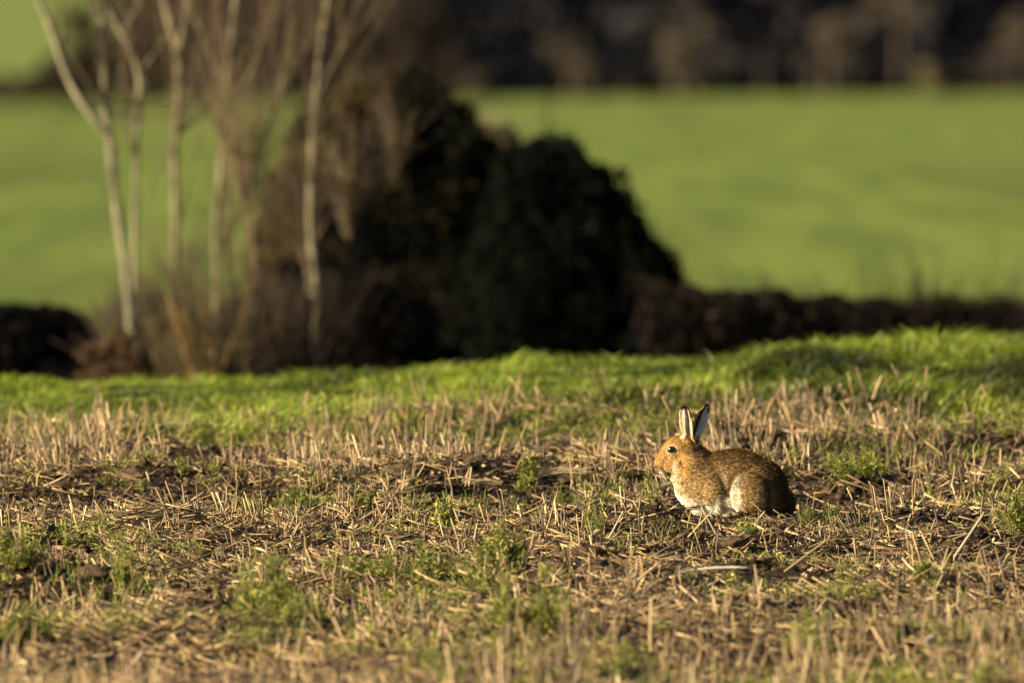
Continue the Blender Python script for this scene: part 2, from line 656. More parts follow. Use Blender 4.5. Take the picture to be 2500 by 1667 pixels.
# ------------------------------------------------------------------ the grass bank
A = Acc()
n = 95000
d = 67.2 + 11.6 * rng.random(n) ** .85
hw = 1250 / F * d + .5
x = (rng.random(n) * 2 - 1) * hw
k = (d > 70.4 + 2.2 * (fbm(x * 1.3, d * .3, 3, 111) - .5) * 2 + rng.normal(0, .35, n))
x, d = x[k], d[k]
n = len(x)
tus = fbm(x * 1.5, d * .55, 3, 117)
lean = (fbm(x * 2.2, d * 1.2, 2, 119) - .5)
dirs = unit(np.stack([lean * 2.2 + rng.normal(0, .3, n) + .15, rng.normal(0, .3, n), np.ones(n)], 1))
uu = np.clip((x / d * F + 1250) / 2500, 0, 1)
L = (.045 + .13 * smooth(.38, .70, tus)) * (.6 + .6 * rng.random(n)) * (.65 + .6 * uu) * (.5 + .5 * smooth(67.5, 70, d))
G1 = np.array([.080, .120, .010])
G2 = np.array([.185, .218, .014])
G3 = np.array([.30, .29, .07])
q = rng.random((n, 1))
cc = G1 * (1 - q) + G2 * q
dry = (rng.random(n) < .07 + .12 * smooth(73, 70, d))[:, None]
cc = np.where(dry, G3 * (.8 + .4 * rng.random((n, 1))), cc) * (.24 + 1.2 * smooth(.36, .66, fbm(x * 1.4, d * .9, 3, 123)))[:, None]
A.add(*blades(np.stack([x, d, ground_z(x, d) - .01], 1), dirs, L, .006 + .006 * rng.random(n), cc, cc * 1.2, .5))
tag(A.build('bank_grass', M_grass), 'long bright green grass growing along the bank behind the stubble', 'grass', kind='stuff')


# ------------------------------------------------------------------ bushes, hedges, trees
def blob_points(blobs, n, shell=.5, wob=.25, seed=0):
    """points in the outer part of a union of uneven ellipsoids; blobs: (x, y, z, rx, ry, rz)"""
    B = np.array(blobs, float)
    vol = (B[:, 3] * B[:, 4] * B[:, 5]) ** (2 / 3)
    idx = rng.choice(len(B), n, p=vol / vol.sum())
    dr = unit(rng.normal(size=(n, 3)))
    lump = 1 + wob * (fbm(dr[:, 0] * 2.3 + idx * 7.1 + 10, dr[:, 2] * 2.3 + dr[:, 1] * 1.7 + 10, 3, seed) - .5) * 2
    rad = (1 - shell * rng.random(n) ** 1.5) * lump
    return B[idx, :3] + dr * rad[:, None] * B[idx, 3:]


def base_of(x, d):
    return (float(x), float(d), float(ground_z(x, d)))


def bush(name, label, cat, blobs_px, d, depth, n, size, cols, group=None, wob=.25, stems=6, stemcol=(.09, .07, .05), twigs=0, shell=.55, m=None, ex=()):
    """blobs_px: (px, py, rx, ry) in photograph pixels, at distance d"""
    s = d / F
    B = []
    for (px, py, rx, ry) in blobs_px:
        c = P(px, py, d)
        B.append((c[0], d + random.uniform(-.25, .25) * depth, c[2], rx * s, max(depth, rx * s * .6), ry * s))
    cx = sum(b[0] for b in B) / len(B)
    o = base_of(cx, d)
    root = empty(name, o, label, cat, group)
    pts = blob_points(B, n, shell, wob, int(abs(cx * 10)) + 3)
    gz = ground_z(pts[:, 0], pts[:, 1])
    pts[:, 2] = np.where(pts[:, 2] < gz, gz + rng.random(n) * .1, pts[:, 2])
    cols = np.array(cols)
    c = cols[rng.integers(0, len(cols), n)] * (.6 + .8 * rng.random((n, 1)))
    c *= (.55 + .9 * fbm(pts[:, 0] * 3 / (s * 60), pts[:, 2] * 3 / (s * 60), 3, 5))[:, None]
    A = Acc()
    A.add(*flakes(pts, size * (.6 + .8 * rng.random(n)), c))
    A.build('foliage', m or M_dark, root, o)
    for k in range(stems):
        b = random.choice(B)
        tip = np.array([b[0], b[1], b[2]]) + np.array([random.uniform(-.5, .5) * b[3], 0, random.uniform(.2, .8) * b[5]])
        st = np.array([o[0] + (tip[0] - o[0]) * .35 + random.uniform(-.1, .1), d + random.uniform(-.2, .2), o[2] - .05])
        pts_ = resample([st, (st + tip) / 2 + rng.normal(0, .05, 3), tip], 7)
        A = Acc().add(*tube(pts_, np.linspace(.03, .008, 7) * (s / .003), stemcol, 5))
        A.build('stem', M_bark, root, o)
    if twigs:
        pb = blob_points(B, twigs, .9, wob, 9)
        out = unit(pb - np.array([o[0], d, o[2] - .4]))
        dr = unit(out + rng.normal(0, .22, (twigs, 3)) + np.array([0, 0, .5]))
        ln = (.25 + .55 * rng.random(twigs)) * (s / .0025)
        pb = pb - dr * ln[:, None] * .7
        pb[:, 2] = np.maximum(pb[:, 2], ground_z(pb[:, 0], pb[:, 1]))
        A = Acc()
        rr = (.0025 + .003 * rng.random(twigs)) * (s / .0025)
        tc = np.array(ex if len(ex) else [(.16, .11, .075)])
        A.add(*stalks(pb, dr, ln, rr, rr * .5, tc[rng.integers(0, len(tc), twigs)] * (.6 + .8 * rng.random((twigs, 1))), rng.normal(0, .04, (twigs, 3))))
        tag(A.build('twigs', M_twig, root, o), kind='stuff')
    return root


DK = [(.0026, .0042, .0022), (.0035, .006, .0028), (.002, .003, .002), (.0034, .0038, .0024)]  # leaves darker than real foliage, the bush's shade put into their colour
BR = [(.032, .023, .008), (.020, .014, .006), (.055, .040, .010), (.024, .022, .006)]
RB = [(.0045, .0038, .003), (.0062, .005, .0036), (.0035, .0032, .0026)]

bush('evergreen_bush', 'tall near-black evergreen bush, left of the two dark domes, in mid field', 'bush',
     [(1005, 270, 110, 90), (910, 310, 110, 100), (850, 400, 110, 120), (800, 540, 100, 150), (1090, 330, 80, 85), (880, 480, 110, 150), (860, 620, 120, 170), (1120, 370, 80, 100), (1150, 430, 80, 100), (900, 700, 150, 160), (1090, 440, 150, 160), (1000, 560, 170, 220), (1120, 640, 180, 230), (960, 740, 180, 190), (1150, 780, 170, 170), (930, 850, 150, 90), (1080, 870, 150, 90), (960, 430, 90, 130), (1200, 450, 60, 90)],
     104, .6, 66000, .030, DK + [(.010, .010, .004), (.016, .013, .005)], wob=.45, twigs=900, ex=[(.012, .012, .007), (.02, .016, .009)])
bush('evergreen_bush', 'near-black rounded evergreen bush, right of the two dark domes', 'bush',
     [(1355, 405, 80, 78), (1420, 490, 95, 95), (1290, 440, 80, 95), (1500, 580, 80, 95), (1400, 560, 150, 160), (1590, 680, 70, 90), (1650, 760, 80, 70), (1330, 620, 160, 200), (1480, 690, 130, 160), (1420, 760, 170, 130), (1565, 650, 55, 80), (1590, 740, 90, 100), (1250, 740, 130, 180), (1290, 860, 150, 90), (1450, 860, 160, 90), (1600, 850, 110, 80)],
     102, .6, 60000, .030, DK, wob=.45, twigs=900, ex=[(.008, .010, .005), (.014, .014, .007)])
bush('ivy_bush', 'small olive ivy-covered bush in the gap between the two dark domes', 'bush',
     [(1200, 350, 75, 50), (1240, 420, 80, 90), (1170, 380, 60, 60), (1260, 520, 60, 90), (1230, 650, 60, 120)],
     107, .4, 5200, .030, [(.02, .021, .007), (.012, .014, .005), (.035, .032, .012)], wob=.35, shell=1.0, twigs=300)
bush('brown_shrub', 'large olive-brown leafy shrub leaning on the left side of the dark evergreen', 'shrub',
     [(810, 300, 85, 75), (770, 390, 85, 110), (720, 490, 90, 120), (760, 600, 100, 130), (880, 245, 70, 45), (680, 640, 90, 110)],
     99, .35, 12000, .026, BR, wob=.5, shell=1.0, twigs=700, ex=[(.06, .045, .024), (.085, .06, .034), (.04, .034, .016)])
bush('bramble_thicket', 'dark reddish brown bramble thicket low beneath the leaning shrub', 'thicket',
     [(700, 790, 130, 100), (830, 780, 150, 110), (930, 800, 120, 100), (930, 880, 130, 70), (1020, 890, 120, 60), (820, 890, 120, 60), (600, 810, 90, 80), (760, 700, 90, 80)],
     97, .4, 24000, .026, RB, wob=.35, twigs=400, ex=[(.022, .015, .01), (.03, .021, .013)])
bush('clipped_hedge', 'dark brown hedge with a level top, at the left edge', 'hedge',
     [(-160, 850, 130, 110), (-60, 845, 130, 108), (30, 840, 120, 105), (110, 840, 110, 100), (180, 850, 80, 88), (220, 880, 60, 70), (-160, 930, 130, 110), (0, 940, 130, 110), (150, 940, 110, 100)],
     98, .5, 34000, .026, RB, wob=.12)
bush('rough_hedge', 'low dark brown hedge running from the dark bush to the right edge', 'hedge',
     [(1660, 790, 110, 95), (1780, 800, 110, 92), (1890, 800, 110, 92), (2000, 806, 110, 88), (2120, 812, 110, 84), (2240, 818, 110, 78), (2360, 822, 110, 76), (2480, 826, 110, 72), (2600, 828, 110, 70),
      (1700, 850, 120, 90), (1860, 860, 120, 80), (2040, 860, 120, 70), (2220, 860, 120, 60), (2420, 860, 120, 60)],
     98, .5, 52000, .026, RB + [(.02, .014, .009)], wob=.18, twigs=500, ex=[(.022, .015, .010), (.03, .022, .014)])
bush('twiggy_scrub', 'loose tan-brown scrub with bare twigs on top of the hedge, right edge', 'scrub',
     [(2150, 765, 120, 38), (2290, 760, 120, 42), (2430, 762, 110, 40), (2530, 765, 80, 38)],
     103, .4, 5200, .024, [(.05, .036, .016), (.03, .024, .010), (.04, .04, .012)], wob=.5, shell=1.0, twigs=60, ex=[(.055, .038, .024), (.04, .03, .018)])

BARK = (.185, .162, .092)


def sapling(label, trunk, limbs, d, w0, w1, col=BARK, twigs=110, group='bare young trees on the left', fan=None, name='bare_tree'):
    s = d / F
    pts = [P(px, py, d) for px, py in trunk]
    b = pts[0].copy()
    b[2] = float(ground_z(b[0], d)) - .1
    o = base_of(b[0], d)
    root = empty(name, o, label, 'tree', group)
    path = resample([b] + pts, 34)
    path[:, 1] += np.linspace(0, random.uniform(-.3, .3), 34)
    rad = np.linspace(w0, w1, 34) * s * .33 * (1 + .10 * rng.normal(size=34))
    rad[:3] *= [1.5, 1.25, 1.1]
    A = Acc()
    A.add(*tube(path, rad, col, 9, .06))
    A.build('trunk', M_bark, root, o, True)
    paths = [path]
    for (lp, a0, a1) in limbs:
        q = resample([P(px, py, d) + np.array([0, random.uniform(-.05, .05), 0]) for px, py in lp], 18)
        q[:, 1] += np.linspace(0, random.uniform(-.4, .4), 18)
        A = Acc()
        A.add(*tube(q, np.linspace(a0, a1, 18) * s / 2, np.array(col) * random.uniform(.85, 1.05), 7, .05))
        A.build('limb', M_bark, root, o, True)
        paths.append(q)
    # twigs rising from trunk and limbs
    A = Acc()
    bs, ds, ls = [], [], []
    for k in range(twigs):
        q = random.choice(paths)
        i = random.randrange(len(q) // 3, len(q))
        t = q[i]
        ax = q[min(i + 1, len(q) - 1)] - q[i - 1]
        dr = unit(unit(ax) * .9 + np.array([random.gauss(0, .38), random.gauss(0, .3), .55]))
        bs.append(t); ds.append(dr); ls.append(random.uniform(.3, 1.3))
    if fan:
        for (fx, fy, k_, spread, ln) in fan:
            for _ in range(k_):
                a = random.gauss(0, spread)
                bs.append(P(fx + random.gauss(0, 8), fy + random.gauss(0, 12), d))
                ds.append(unit(np.array([math.sin(a), random.gauss(0, .2), math.cos(a)])))
                ls.append(ln * random.uniform(.5, 1.1))
    n_ = len(bs)
    rr = .0022 + .003 * rng.random(n_)
    tc = np.array([(.12, .085, .050), (.085, .058, .040), (.14, .11, .048)])[rng.integers(0, 3, n_)] * (.7 + .6 * rng.random((n_, 1)))
    A.add(*stalks(np.array(bs), np.array(ds), np.array(ls), rr, rr * .4, tc, rng.normal(0, .05, (n_, 3))))
    # second order twigs
    m_ = int(n_ * 1.6)
    id_ = rng.integers(0, n_, m_)
    tb = np.array(bs)[id_] + np.array(ds)[id_] * (np.array(ls)[id_] * (.3 + .6 * rng.random(m_)))[:, None]
    td = unit(np.array(ds)[id_] + rng.normal(0, .4, (m_, 3)))
    r2 = np.full(m_, .0018)
    A.add(*stalks(tb, td, .1 + .35 * rng.random(m_), r2, r2 * .5, tc[id_]))
    tag(A.build('twigs', M_twig, root, o), kind='stuff')
    return root


sapling('leaning pale trunk that forks at mid height, leftmost of the bare trees',
        [(322, 880), (315, 740), (303, 635), (286, 520), (273, 425), (268, 340), (258, 285), (251, 170), (246, 80), (252, 0), (262, -160), (250, -420)],
        [([(268, 335), (205, 262), (162, 190), (140, 115), (120, 55), (80, -40), (40, -200)], 22, 9),
         ([(252, 60), (215, -20), (170, -140)], 14, 6)],
        91, 34, 26, twigs=74)
sapling('thin pale stem crossing close beside the leftmost forked trunk',
        [(327, 860), (330, 560), (333, 400), (336, 255), (352, 205), (335, 150), (300, 85), (264, 18), (235, -60), (200, -260)],
        [([(352, 205), (335, 250), (334, 300)], 16, 12), ([(300, 85), (340, 10), (360, -110)], 10, 5)],
        93, 20, 20, twigs=55)
sapling('upright bare tree standing third from the left of the trunks',
        [(436, 850), (432, 745), (425, 630), (433, 555), (428, 497), (425, 345), (436, 268), (437, 190), (437, 115), (421, 77), (405, 38), (392, -40), (380, -300)],
        [([(438, 118), (452, 55), (468, -40), (490, -180)], 15, 7), ([(355, 490), (385, 410), (430, 330), (530, 255), (545, 180)], 6, 4),
         ([(352, 165), (392, 110), (440, 40), (470, -60)], 6, 4)],
        95, 30, 24, twigs=93, col=(.15, .125, .068), fan=[(455, 780, 30, .3, .5), (370, 760, 20, .3, .4)])
sapling('straight bare tree with a fan of twigs, fourth of the trunks',
        [(526, 870), (524, 790), (530, 690), (524, 553), (533, 497), (541, 383), (548, 268), (555, 190), (566, 96), (575, 15), (584, -80), (590, -320)],
        [([(548, 240), (520, 150), (480, 60), (450, -80)], 8, 4), ([(560, 225), (600, 205), (640, 110), (690, -30)], 9, 4), ([(560, 500), (556, 380), (540, 280)], 9, 6)],
        94, 30, 20, twigs=99, col=(.15, .125, .066), fan=[(530, 800, 20, .3, .4)])
sapling('short U-shaped forked stem topped by pinkish twigs, left of the tall slim trunk',
        [(604, 820), (612, 770), (626, 706), (620, 590), (602, 496), (598, 440), (606, 380)],
        [([(600, 800), (582, 740), (566, 680), (556, 620), (548, 560)], 16, 8), ([(600, 470), (630, 390), (660, 280), (720, 170), (790, 40), (830, -60)], 8, 4)],
        92, 26, 16, twigs=68, col=(.125, .092, .055), fan=[(602, 480, 60, .22, .6), (620, 600, 20, .25, .4)])
sapling('tall slim trunk in front of the brown shrub, rightmost of the bare trees',
        [(772, 800), (768, 775), (778, 717), (765, 650), (756, 553), (757, 438), (762, 344), (769, 250), (777, 165), (788, 60), (812, -60), (840, -260)],
        [([(769, 250), (800, 180), (850, 90), (900, -40)], 7, 4), ([(757, 720), (748, 650), (752, 580)], 10, 6)],
        93, 32, 15, twigs=80, col=(.15, .125, .072), fan=[(850, 560, 40, .35, .5), (960, 430, 22, .3, .4)])


# rough stems and dead leaves at the foot of the trees
def stem_clump(label, px, py, d, w, h, n, cols, lean=0.0, name='stem_clump', cat='undergrowth'):
    s = d / F
    c = P(px, py, d)
    o = base_of(c[0], d)
    bx = c[0] + rng.normal(0, .35, n) * w * s
    by = d + rng.normal(0, .15, n)
    bz = np.minimum(ground_z(bx, by), c[2])
    dr = unit(np.stack([rng.normal(lean, .3, n) + (bx - c[0]) * 1.2, rng.normal(0, .2, n), np.ones(n)], 1))
    top = (c[2] - bz) + h * s * (.5 + .6 * rng.random(n))
    cols = np.array(cols)
    A = Acc()
    rr = .003 + .004 * rng.random(n)
    A.add(*stalks(np.stack([bx, by, bz], 1), dr, top, rr, rr * .4, cols[rng.integers(0, len(cols), n)] * (.6 + .8 * rng.random((n, 1))), rng.normal(0, .06, (n, 3))))
    ob = A.build(name, M_twig, None, o)
    return tag(ob, label, cat)


TW = [(.06, .045, .02), (.035, .025, .014), (.09, .07, .026), (.02, .015, .009)]
stem_clump('clump of brown stems at the foot of the third bare tree', 420, 800, 90, 80, 90, 80, TW)
stem_clump('clump of yellowish stems at the foot of the fourth bare tree', 520, 820, 89.5, 60, 110, 90, TW + [(.16, .10, .035)])
stem_clump('tangle of thin brown stems below the tall slim trunk', 690, 790, 90, 120, 120, 240, [(.035, .025, .015), (.022, .016, .011), (.05, .036, .02)])
stem_clump('dark tangle of stems right behind the leftmost trunk', 360, 800, 93, 70, 90, 420, [(.03, .025, .018), (.05, .035, .025)])
bush('dark_undergrowth', 'black-brown undergrowth low between the trunks of the bare trees', 'undergrowth',
     [(370, 850, 70, 70), (450, 850, 80, 60), (540, 860, 90, 60), (640, 860, 90, 70), (330, 900, 100, 60), (500, 910, 120, 60)],
     95, .3, 18000, .024, RB, wob=.35, twigs=300, ex=[(.05, .035, .025)])
# heap of reddish dead bracken
B_ = [(P(250, 860, 89)[0], 89, P(250, 862, 89)[2], .13, .12, .05), (P(310, 880, 89)[0], 89, P(310, 885, 89)[2], .13, .12, .06), (P(285, 835, 89)[0], 89.1, P(285, 838, 89)[2], .07, .1, .06), (P(345, 900, 89)[0], 89, P(345, 905, 89)[2], .08, .1, .05),
      (P(280, 930, 89)[0], 89, P(280, 940, 89)[2], .20, .12, .12)]
pts = blob_points(B_, 6000, .9, .5, 5)
cb = np.array([(.10, .058, .028), (.07, .038, .02), (.13, .09, .04), (.04, .025, .014)])[rng.integers(0, 4, 6000)]
A = Acc().add(*flakes(pts, .006 + .008 * rng.random(6000), cb, 7))
tag(A.build('bracken_heap', M_twig, None, base_of(P(290, 870, 89)[0], 89)), 'reddish brown heap of dead bracken at the foot of the leftmost trunk', 'bracken')


# ------------------------------------------------------------------ the far wood
def far_tree(label, px, top, bot, w, d, cols, n=1500, name='woodland_tree', group='pale bare trees at the edge of the wood', dense=.09, m=None, trunk=(.12, .09, .06)):
    s = d / F
    c = P(px, (top + bot) / 2, d)
    o = base_of(c[0], d)
    root = empty(name, o, label, 'tree', group)
    hh = (bot - top) * s
    B = [(c[0], d, c[2] + hh * .12, w * s * .5, w * s * .5, hh * .38)]
    B[0] = (c[0] + random.uniform(-.1, .1) * w * s, d, c[2], w * s * .30, w * s * .4, hh * .36)
    for k in range(9):
        B.append((c[0] + random.uniform(-.55, .55) * w * s, d + random.uniform(-.3, .3), c[2] + random.uniform(-.45, .45) * hh, w * s * random.uniform(.12, .30), w * s * .3, hh * random.uniform(.08, .22)))
    pts = blob_points(B, n, 1.0, .4, int(px))
    cols = np.array(cols)
    cc = cols[rng.integers(0, len(cols), n)] * (.6 + .8 * rng.random((n, 1)))
    A = Acc().add(*flakes(pts, dense * (.5 + rng.random(n)), cc, 2.2))
    A.build('crown', m or M_twig, root, o)
    base = np.array(o) - [0, 0, .1]
    A = Acc().add(*tube(resample([base, base + (c - base) * .5 + [.1, 0, 0], c + [0, 0, hh * .2]], 8), np.linspace(.09, .03, 8), trunk, 6))
    A.build('trunk', M_bark, root, o)
    return root


PB = [(.095, .075, .052), (.065, .052, .039), (.12, .095, .066)]
GB = [(.030, .027, .023), (.024, .022, .019), (.038, .031, .025)]
PG = [(.045, .038, .031), (.058, .046, .036), (.034, .030, .026)]
DW = 606
far_tree('broad pale tan bare tree, brightest of the wood edge, above the middle of the field', 1690, 55, 212, 120, DW, PB, 1800)
far_tree('taller greyish bare tree just behind the brightest tan one', 1645, 0, 190, 110, DW + 4, PG, 1300)
far_tree('tan bare tree with a thin stem reaching the grass, right of the brightest', 2020, 30, 150, 115, DW, PB, 1200)
far_tree('narrow brown stem-like tree at the edge of the field below a tan crown', 1980, 110, 222, 50, DW - 3, PG, 420)
far_tree('pale tan bare tree touching the top edge of the photo, right half', 2190, -80, 75, 130, DW + 3, PB, 1400)
far_tree('tan tree at the right edge of the photo', 2480, 0, 170, 110, DW, PB, 1500)
far_tree('reddish low tree at the right end of the wood edge', 2440, 130, 215, 130, DW - 2, GB + [(.09, .06, .05)], 700)
far_tree('small brownish tree standing alone above the dark domes', 1390, 95, 212, 90, DW, PB, 1000)
far_tree('dull grey bare tree left of the small brownish one', 1320, 60, 150, 100, DW + 5, GB, 900)
far_tree('very small tan sapling at the left end of the right-hand wood edge', 1160, 175, 225, 60, DW - 3, PB, 380)
far_tree('low dull bush between the small brownish and the brightest trees', 1520, 160, 212, 90, DW, GB, 500)
far_tree('dim grey crown between the brightest and the thin-stemmed tree', 1860, 80, 150, 90, DW + 5, GB, 700)
far_tree('low greyish crown beside the thin-stemmed tree', 2080, 130, 205, 100, DW + 2, GB, 600)
far_tree('tiny straw-coloured bush standing in front of the dark wood', 2272, 165, 235, 45, DW - 5, [(.20, .17, .07), (.16, .13, .07)], 420, name='field_edge_bush', group='single bushes at the field edge')

# bare brown trees of the wood on the left
for k, (px, top, w, lab) in enumerate([
        (60, 185, 150, 'lowest brown tree at the far left end of the wood'),
        (170, 120, 170, 'brown tree second from the left end of the wood'),
        (290, 40, 190, 'brown tree rising where the wood meets the light green hill'),
        (420, -40, 210, 'brown tree behind the third bare trunk in the wood'),
        (570, -90, 230, 'brown tree behind the fourth bare trunk in the wood'),
        (720, -90, 230, 'brown tree behind the tall slim trunk in the wood'),
        (880, -60, 230, 'brown tree above the leaning olive shrub in the wood'),
        (1010, -20, 200, 'brown tree above the left dark dome in the wood')]):
    c_ = [(.050, .036, .026), (.036, .026, .019), (.066, .047, .033)] if k > 2 else [(.03, .026, .016), (.04, .033, .02), (.055, .042, .028)]
    far_tree(lab, px, top, 262, w, DW + 2, c_, 5200, name='woodland_tree', group='brown trees of the left wood', dense=.11)

# the wood behind, one dark mass
A = Acc()
B = []
s = 625 / F
for px in range(1090, 2700, 60):
    for lay in range(3):
        B.append((*P(px + random.uniform(-20, 20), random.uniform(-60, 60) - lay * 60 + 60, 622 + lay * 6)[:1], 622 + lay * 6, z_of(80 - lay * 70 + random.uniform(-30, 30), 622), 1.3, 2, 2.4))
for px in range(1090, 2700, 60):
    B.append((P(px, 150, 616)[0], 616, z_of(190, 616), 1.0, 1, 1.1))
for px in range(340, 1100, 60):
    B.append((P(px, 100, 622)[0], 622, z_of(120, 622), 1.2, 2, 2.3))
    B.append((P(px, 100, 628)[0], 628, z_of(-30, 622), 1.3, 2, 2.4))
for px, tp in ((-60, 215), (20, 215), (100, 200), (180, 175), (260, 130), (320, 100)):
    B.append((P(px, 100, 620)[0], 620, z_of(tp + 25, 620), .9, 2, .75))
n = 110000
pts = blob_points(B, n, 1.0, .25, 8)
cc = np.array([(.005, .006, .009), (.008, .009, .011), (.004, .005, .008)])[rng.integers(0, 3, n)]  # blue-black carries the shadow over the wood in its leaf colour
left = smooth(-1.5, -4.5, pts[:, 0])[:, None]
cc = cc * (1 - left) + np.array([.024, .017, .013]) * left
A.add(*flakes(pts, .16 + .2 * rng.random(n), cc * (.6 + .8 * rng.random((n, 1)))))
A = Acc()
pn = fbm(pts[:, 0] * .55 + 40, pts[:, 2] * .6 + 40, 3, 151)[:, None]
cc = cc + np.array([.032, .028, .028]) * smooth(.52, .72, pn)
A.add(*flakes(pts, .16 + .2 * rng.random(n), cc * (.6 + .8 * rng.random((n, 1)))))
tag(A.build('dark_wood', M_dark), 'dark dense wood filling the top of the photo behind the field', 'wood', kind='stuff')


# ------------------------------------------------------------------ the hare
U = 450 / 2016 * 61.0 / F            # metres per pixel of the enlarged study of the hare
HZ = float(ground_z(HX, HD)) - .004
HO = np.array([HX, HD, HZ])


def hp(X, Y, w=0.0):
    """study pixel (right, down) and depth w (towards the camera is negative) -> metres from the hare's foot point"""
    return np.array([(X - 980) * U, w * U, (1392 - Y) * U])


def ellip(V, T, cX, cY, w, rX, rY, rW, rot=0.0, nu=20, nv=12):
    cr, sr = math.cos(math.radians(rot)), math.sin(math.radians(rot))
    n0 = len(V)
    for i in range(nv + 1):
        th = PI * i / nv
        for j in range(nu):
            ph = 2 * PI * j / nu
            a, b, c = rX * math.sin(th) * math.cos(ph), rY * math.cos(th), rW * math.sin(th) * math.sin(ph)
            x, y = a * cr - b * sr, a * sr + b * cr
            V.append(hp(cX + x, cY + y, w + c))
    for i in range(nv):
        for j in range(nu):
            p, q = n0 + i * nu + j, n0 + i * nu + (j + 1) % nu
            T.append((p, q, q + nu))
            T.append((p, q + nu, p + nu))


EARS = [  # axis points (X, Y, w, half width), facing angle from the camera (negative: towards the nose), depth of the cup
    ([(588, 575, -24, 44), (574, 500, -26, 62), (556, 420, -30, 76), (546, 320, -32, 80), (538, 240, -32, 72), (533, 185, -32, 48), (531, 158, -32, 16)], -26, .42),
    ([(640, 575, 36, 44), (662, 490, 42, 64), (695, 410, 46, 82), (722, 320, 50, 86), (752, 235, 52, 68), (778, 175, 54, 36), (790, 146, 54, 12)], 24, .62)]


def ear(V, T, axis, face, cup, thick=13):
    """a cupped ear: C shaped sections swept along the axis, closed into a solid"""
    ax = np.array(axis, float)
    m_ = 22
    t = np.linspace(0, 1, m_)
    s = np.linspace(0, 1, len(ax))
    A_ = np.stack([np.interp(t, s, ax[:, k]) for k in range(4)], 1)
    for _ in range(2):
        A_[1:-1] = (A_[:-2] + 2 * A_[1:-1] + A_[2:]) / 4
    f = math.radians(face)
    wide = np.array([math.cos(f), 0, math.sin(f)])           # across the ear, study X / w
    back = np.array([-math.sin(f), 0, math.cos(f)])         # away from the opening
    K = 13
    n0 = len(V)
    for i in range(m_):
        c = A_[i, :3]
        r = A_[i, 3]
        for lay in (0, 1):
            for k in range(K):
                a = (k / (K - 1) - .5) * PI * 1.0
                rr = r - lay * min(thick, r * .6) * (1.0 if 0 < k < K - 1 else .55)
                off = wide * math.sin(a) * rr + back * (math.cos(a) * rr * cup)
                p = c + off
                V.append(hp(p[0], p[1], p[2]))
    st = 2 * K
    for i in range(m_ - 1):
        o = n0 + i * st
        for k in range(K - 1):
            for (a, b) in ((o + k, o + k + 1), (o + K + k + 1, o + K + k)):
                T.append((a, b, b + st)); T.append((a, b + st, a + st))
        for (a, b) in ((o, o + K), (o + 2 * K - 1, o + K - 1)):
            T.append((a, b, b + st)); T.append((a, b + st, a + st))
    for o in (n0, n0 + (m_ - 1) * st):
        for k in range(K - 1):
            T.append((o + k, o + k + 1, o + K + k + 1)); T.append((o + k, o + K + k + 1, o + K + k))


def body_remesh(parts, ears, vox, sm):
    V, T = [], []
    for p in parts:
        ellip(V, T, *p)
    for e in ears:
        ear(V, T, *e)
    me = bpy.data.meshes.new('raw')
    me.from_pydata([tuple(v) for v in V], [], T)
    me.update()
    ob = bpy.data.objects.new('raw', me)
    COL.objects.link(ob)
    r = ob.modifiers.new('r', 'REMESH')
    r.mode = 'VOXEL'
    r.voxel_size = vox
    s_ = ob.modifiers.new('s', 'SMOOTH')
    s_.factor = .5
    s_.iterations = sm
    dg = bpy.context.evaluated_depsgraph_get()
    out = bpy.data.meshes.new_from_object(ob.evaluated_get(dg))
    bpy.data.objects.remove(ob)
    return out


PARTS = [
    (770, 1000, 0, 345, 300, 190, 8), (700, 1080, 0, 270, 215, 165, 20), (1100, 960, 0, 400, 318, 188, 0), (1315, 1080, 0, 350, 345, 220, 0), (1500, 1195, 0, 235, 200, 190, 20),
    (1030, 1210, 0, 380, 160, 165, 0), (950, 880, 0, 300, 215, 170, -8),
    (660, 800, 0, 200, 190, 120, 25), (500, 890, 0, 105, 130, 112, 30), (455, 815, 0, 100, 110, 100, 0), (590, 720, 0, 150, 160, 105, 30), (560, 930, 0, 150, 160, 110, 60),
    # head
    (455, 632, 0, 155, 134, 90, -20), (345, 690, 0, 150, 92, 72, -58), (300, 750, 0, 120, 78, 60, -55), (400, 690, 0, 140, 120, 80, -40), (310, 765, 0, 125, 88, 62, -42), (255, 825, 0, 58, 52, 44, -40),
    (400, 800, -26, 105, 95, 62, -30), (400, 800, 26, 105, 95, 62, -30), (300, 868, 0, 70, 42, 38, 10), (540, 560, 0, 90, 70, 74, 10), (258, 850, -22, 34, 34, 30, 0), (258, 850, 22, 34, 34, 30, 0),
    # haunches and hind feet
    (1255, 1130, -190, 205, 226, 108, 6), (1255, 1130, 190, 205, 226, 108, 6), (1170, 1130, -205, 112, 215, 66, -6), (1170, 1130, 205, 112, 215, 66, -6),
    (1190, 1290, -205, 66, 110, 52, -6), (1190, 1290, 205, 66, 110, 52, -6),
    (1140, 1362, -200, 190, 34, 46, 0), (1140, 1362, 200, 190, 34, 46, 0), (1440, 1290, 0, 240, 110, 190, 0), (1460, 1340, -90, 160, 60, 90, 0),
    # shoulders and fore legs
    (830, 1050, -110, 150, 230, 95, -8), (830, 1050, 110, 150, 230, 95, -8), (905, 1240, -120, 66, 130, 56, -22), (905, 1240, 120, 66, 130, 56, -22),
    (950, 1330, -125, 52, 80, 44, -12), (950, 1330, 125, 52, 80, 44, -12), (900, 1366, -120, 92, 30, 42, 0), (900, 1366, 110, 92, 30, 42, 0),
    (790, 1290, 20, 190, 75, 110, 8),
    (1625, 1300, 10, 80, 55, 55, 40),
]
hare = empty('hare', HO, 'brown hare crouching side-on in the stubble, ears up, facing left', 'hare')
me = body_remesh(PARTS, EARS, .0021, 3)
nv = len(me.vertices)
co = np.zeros(nv * 3, np.float32)
me.vertices.foreach_get('co', co)
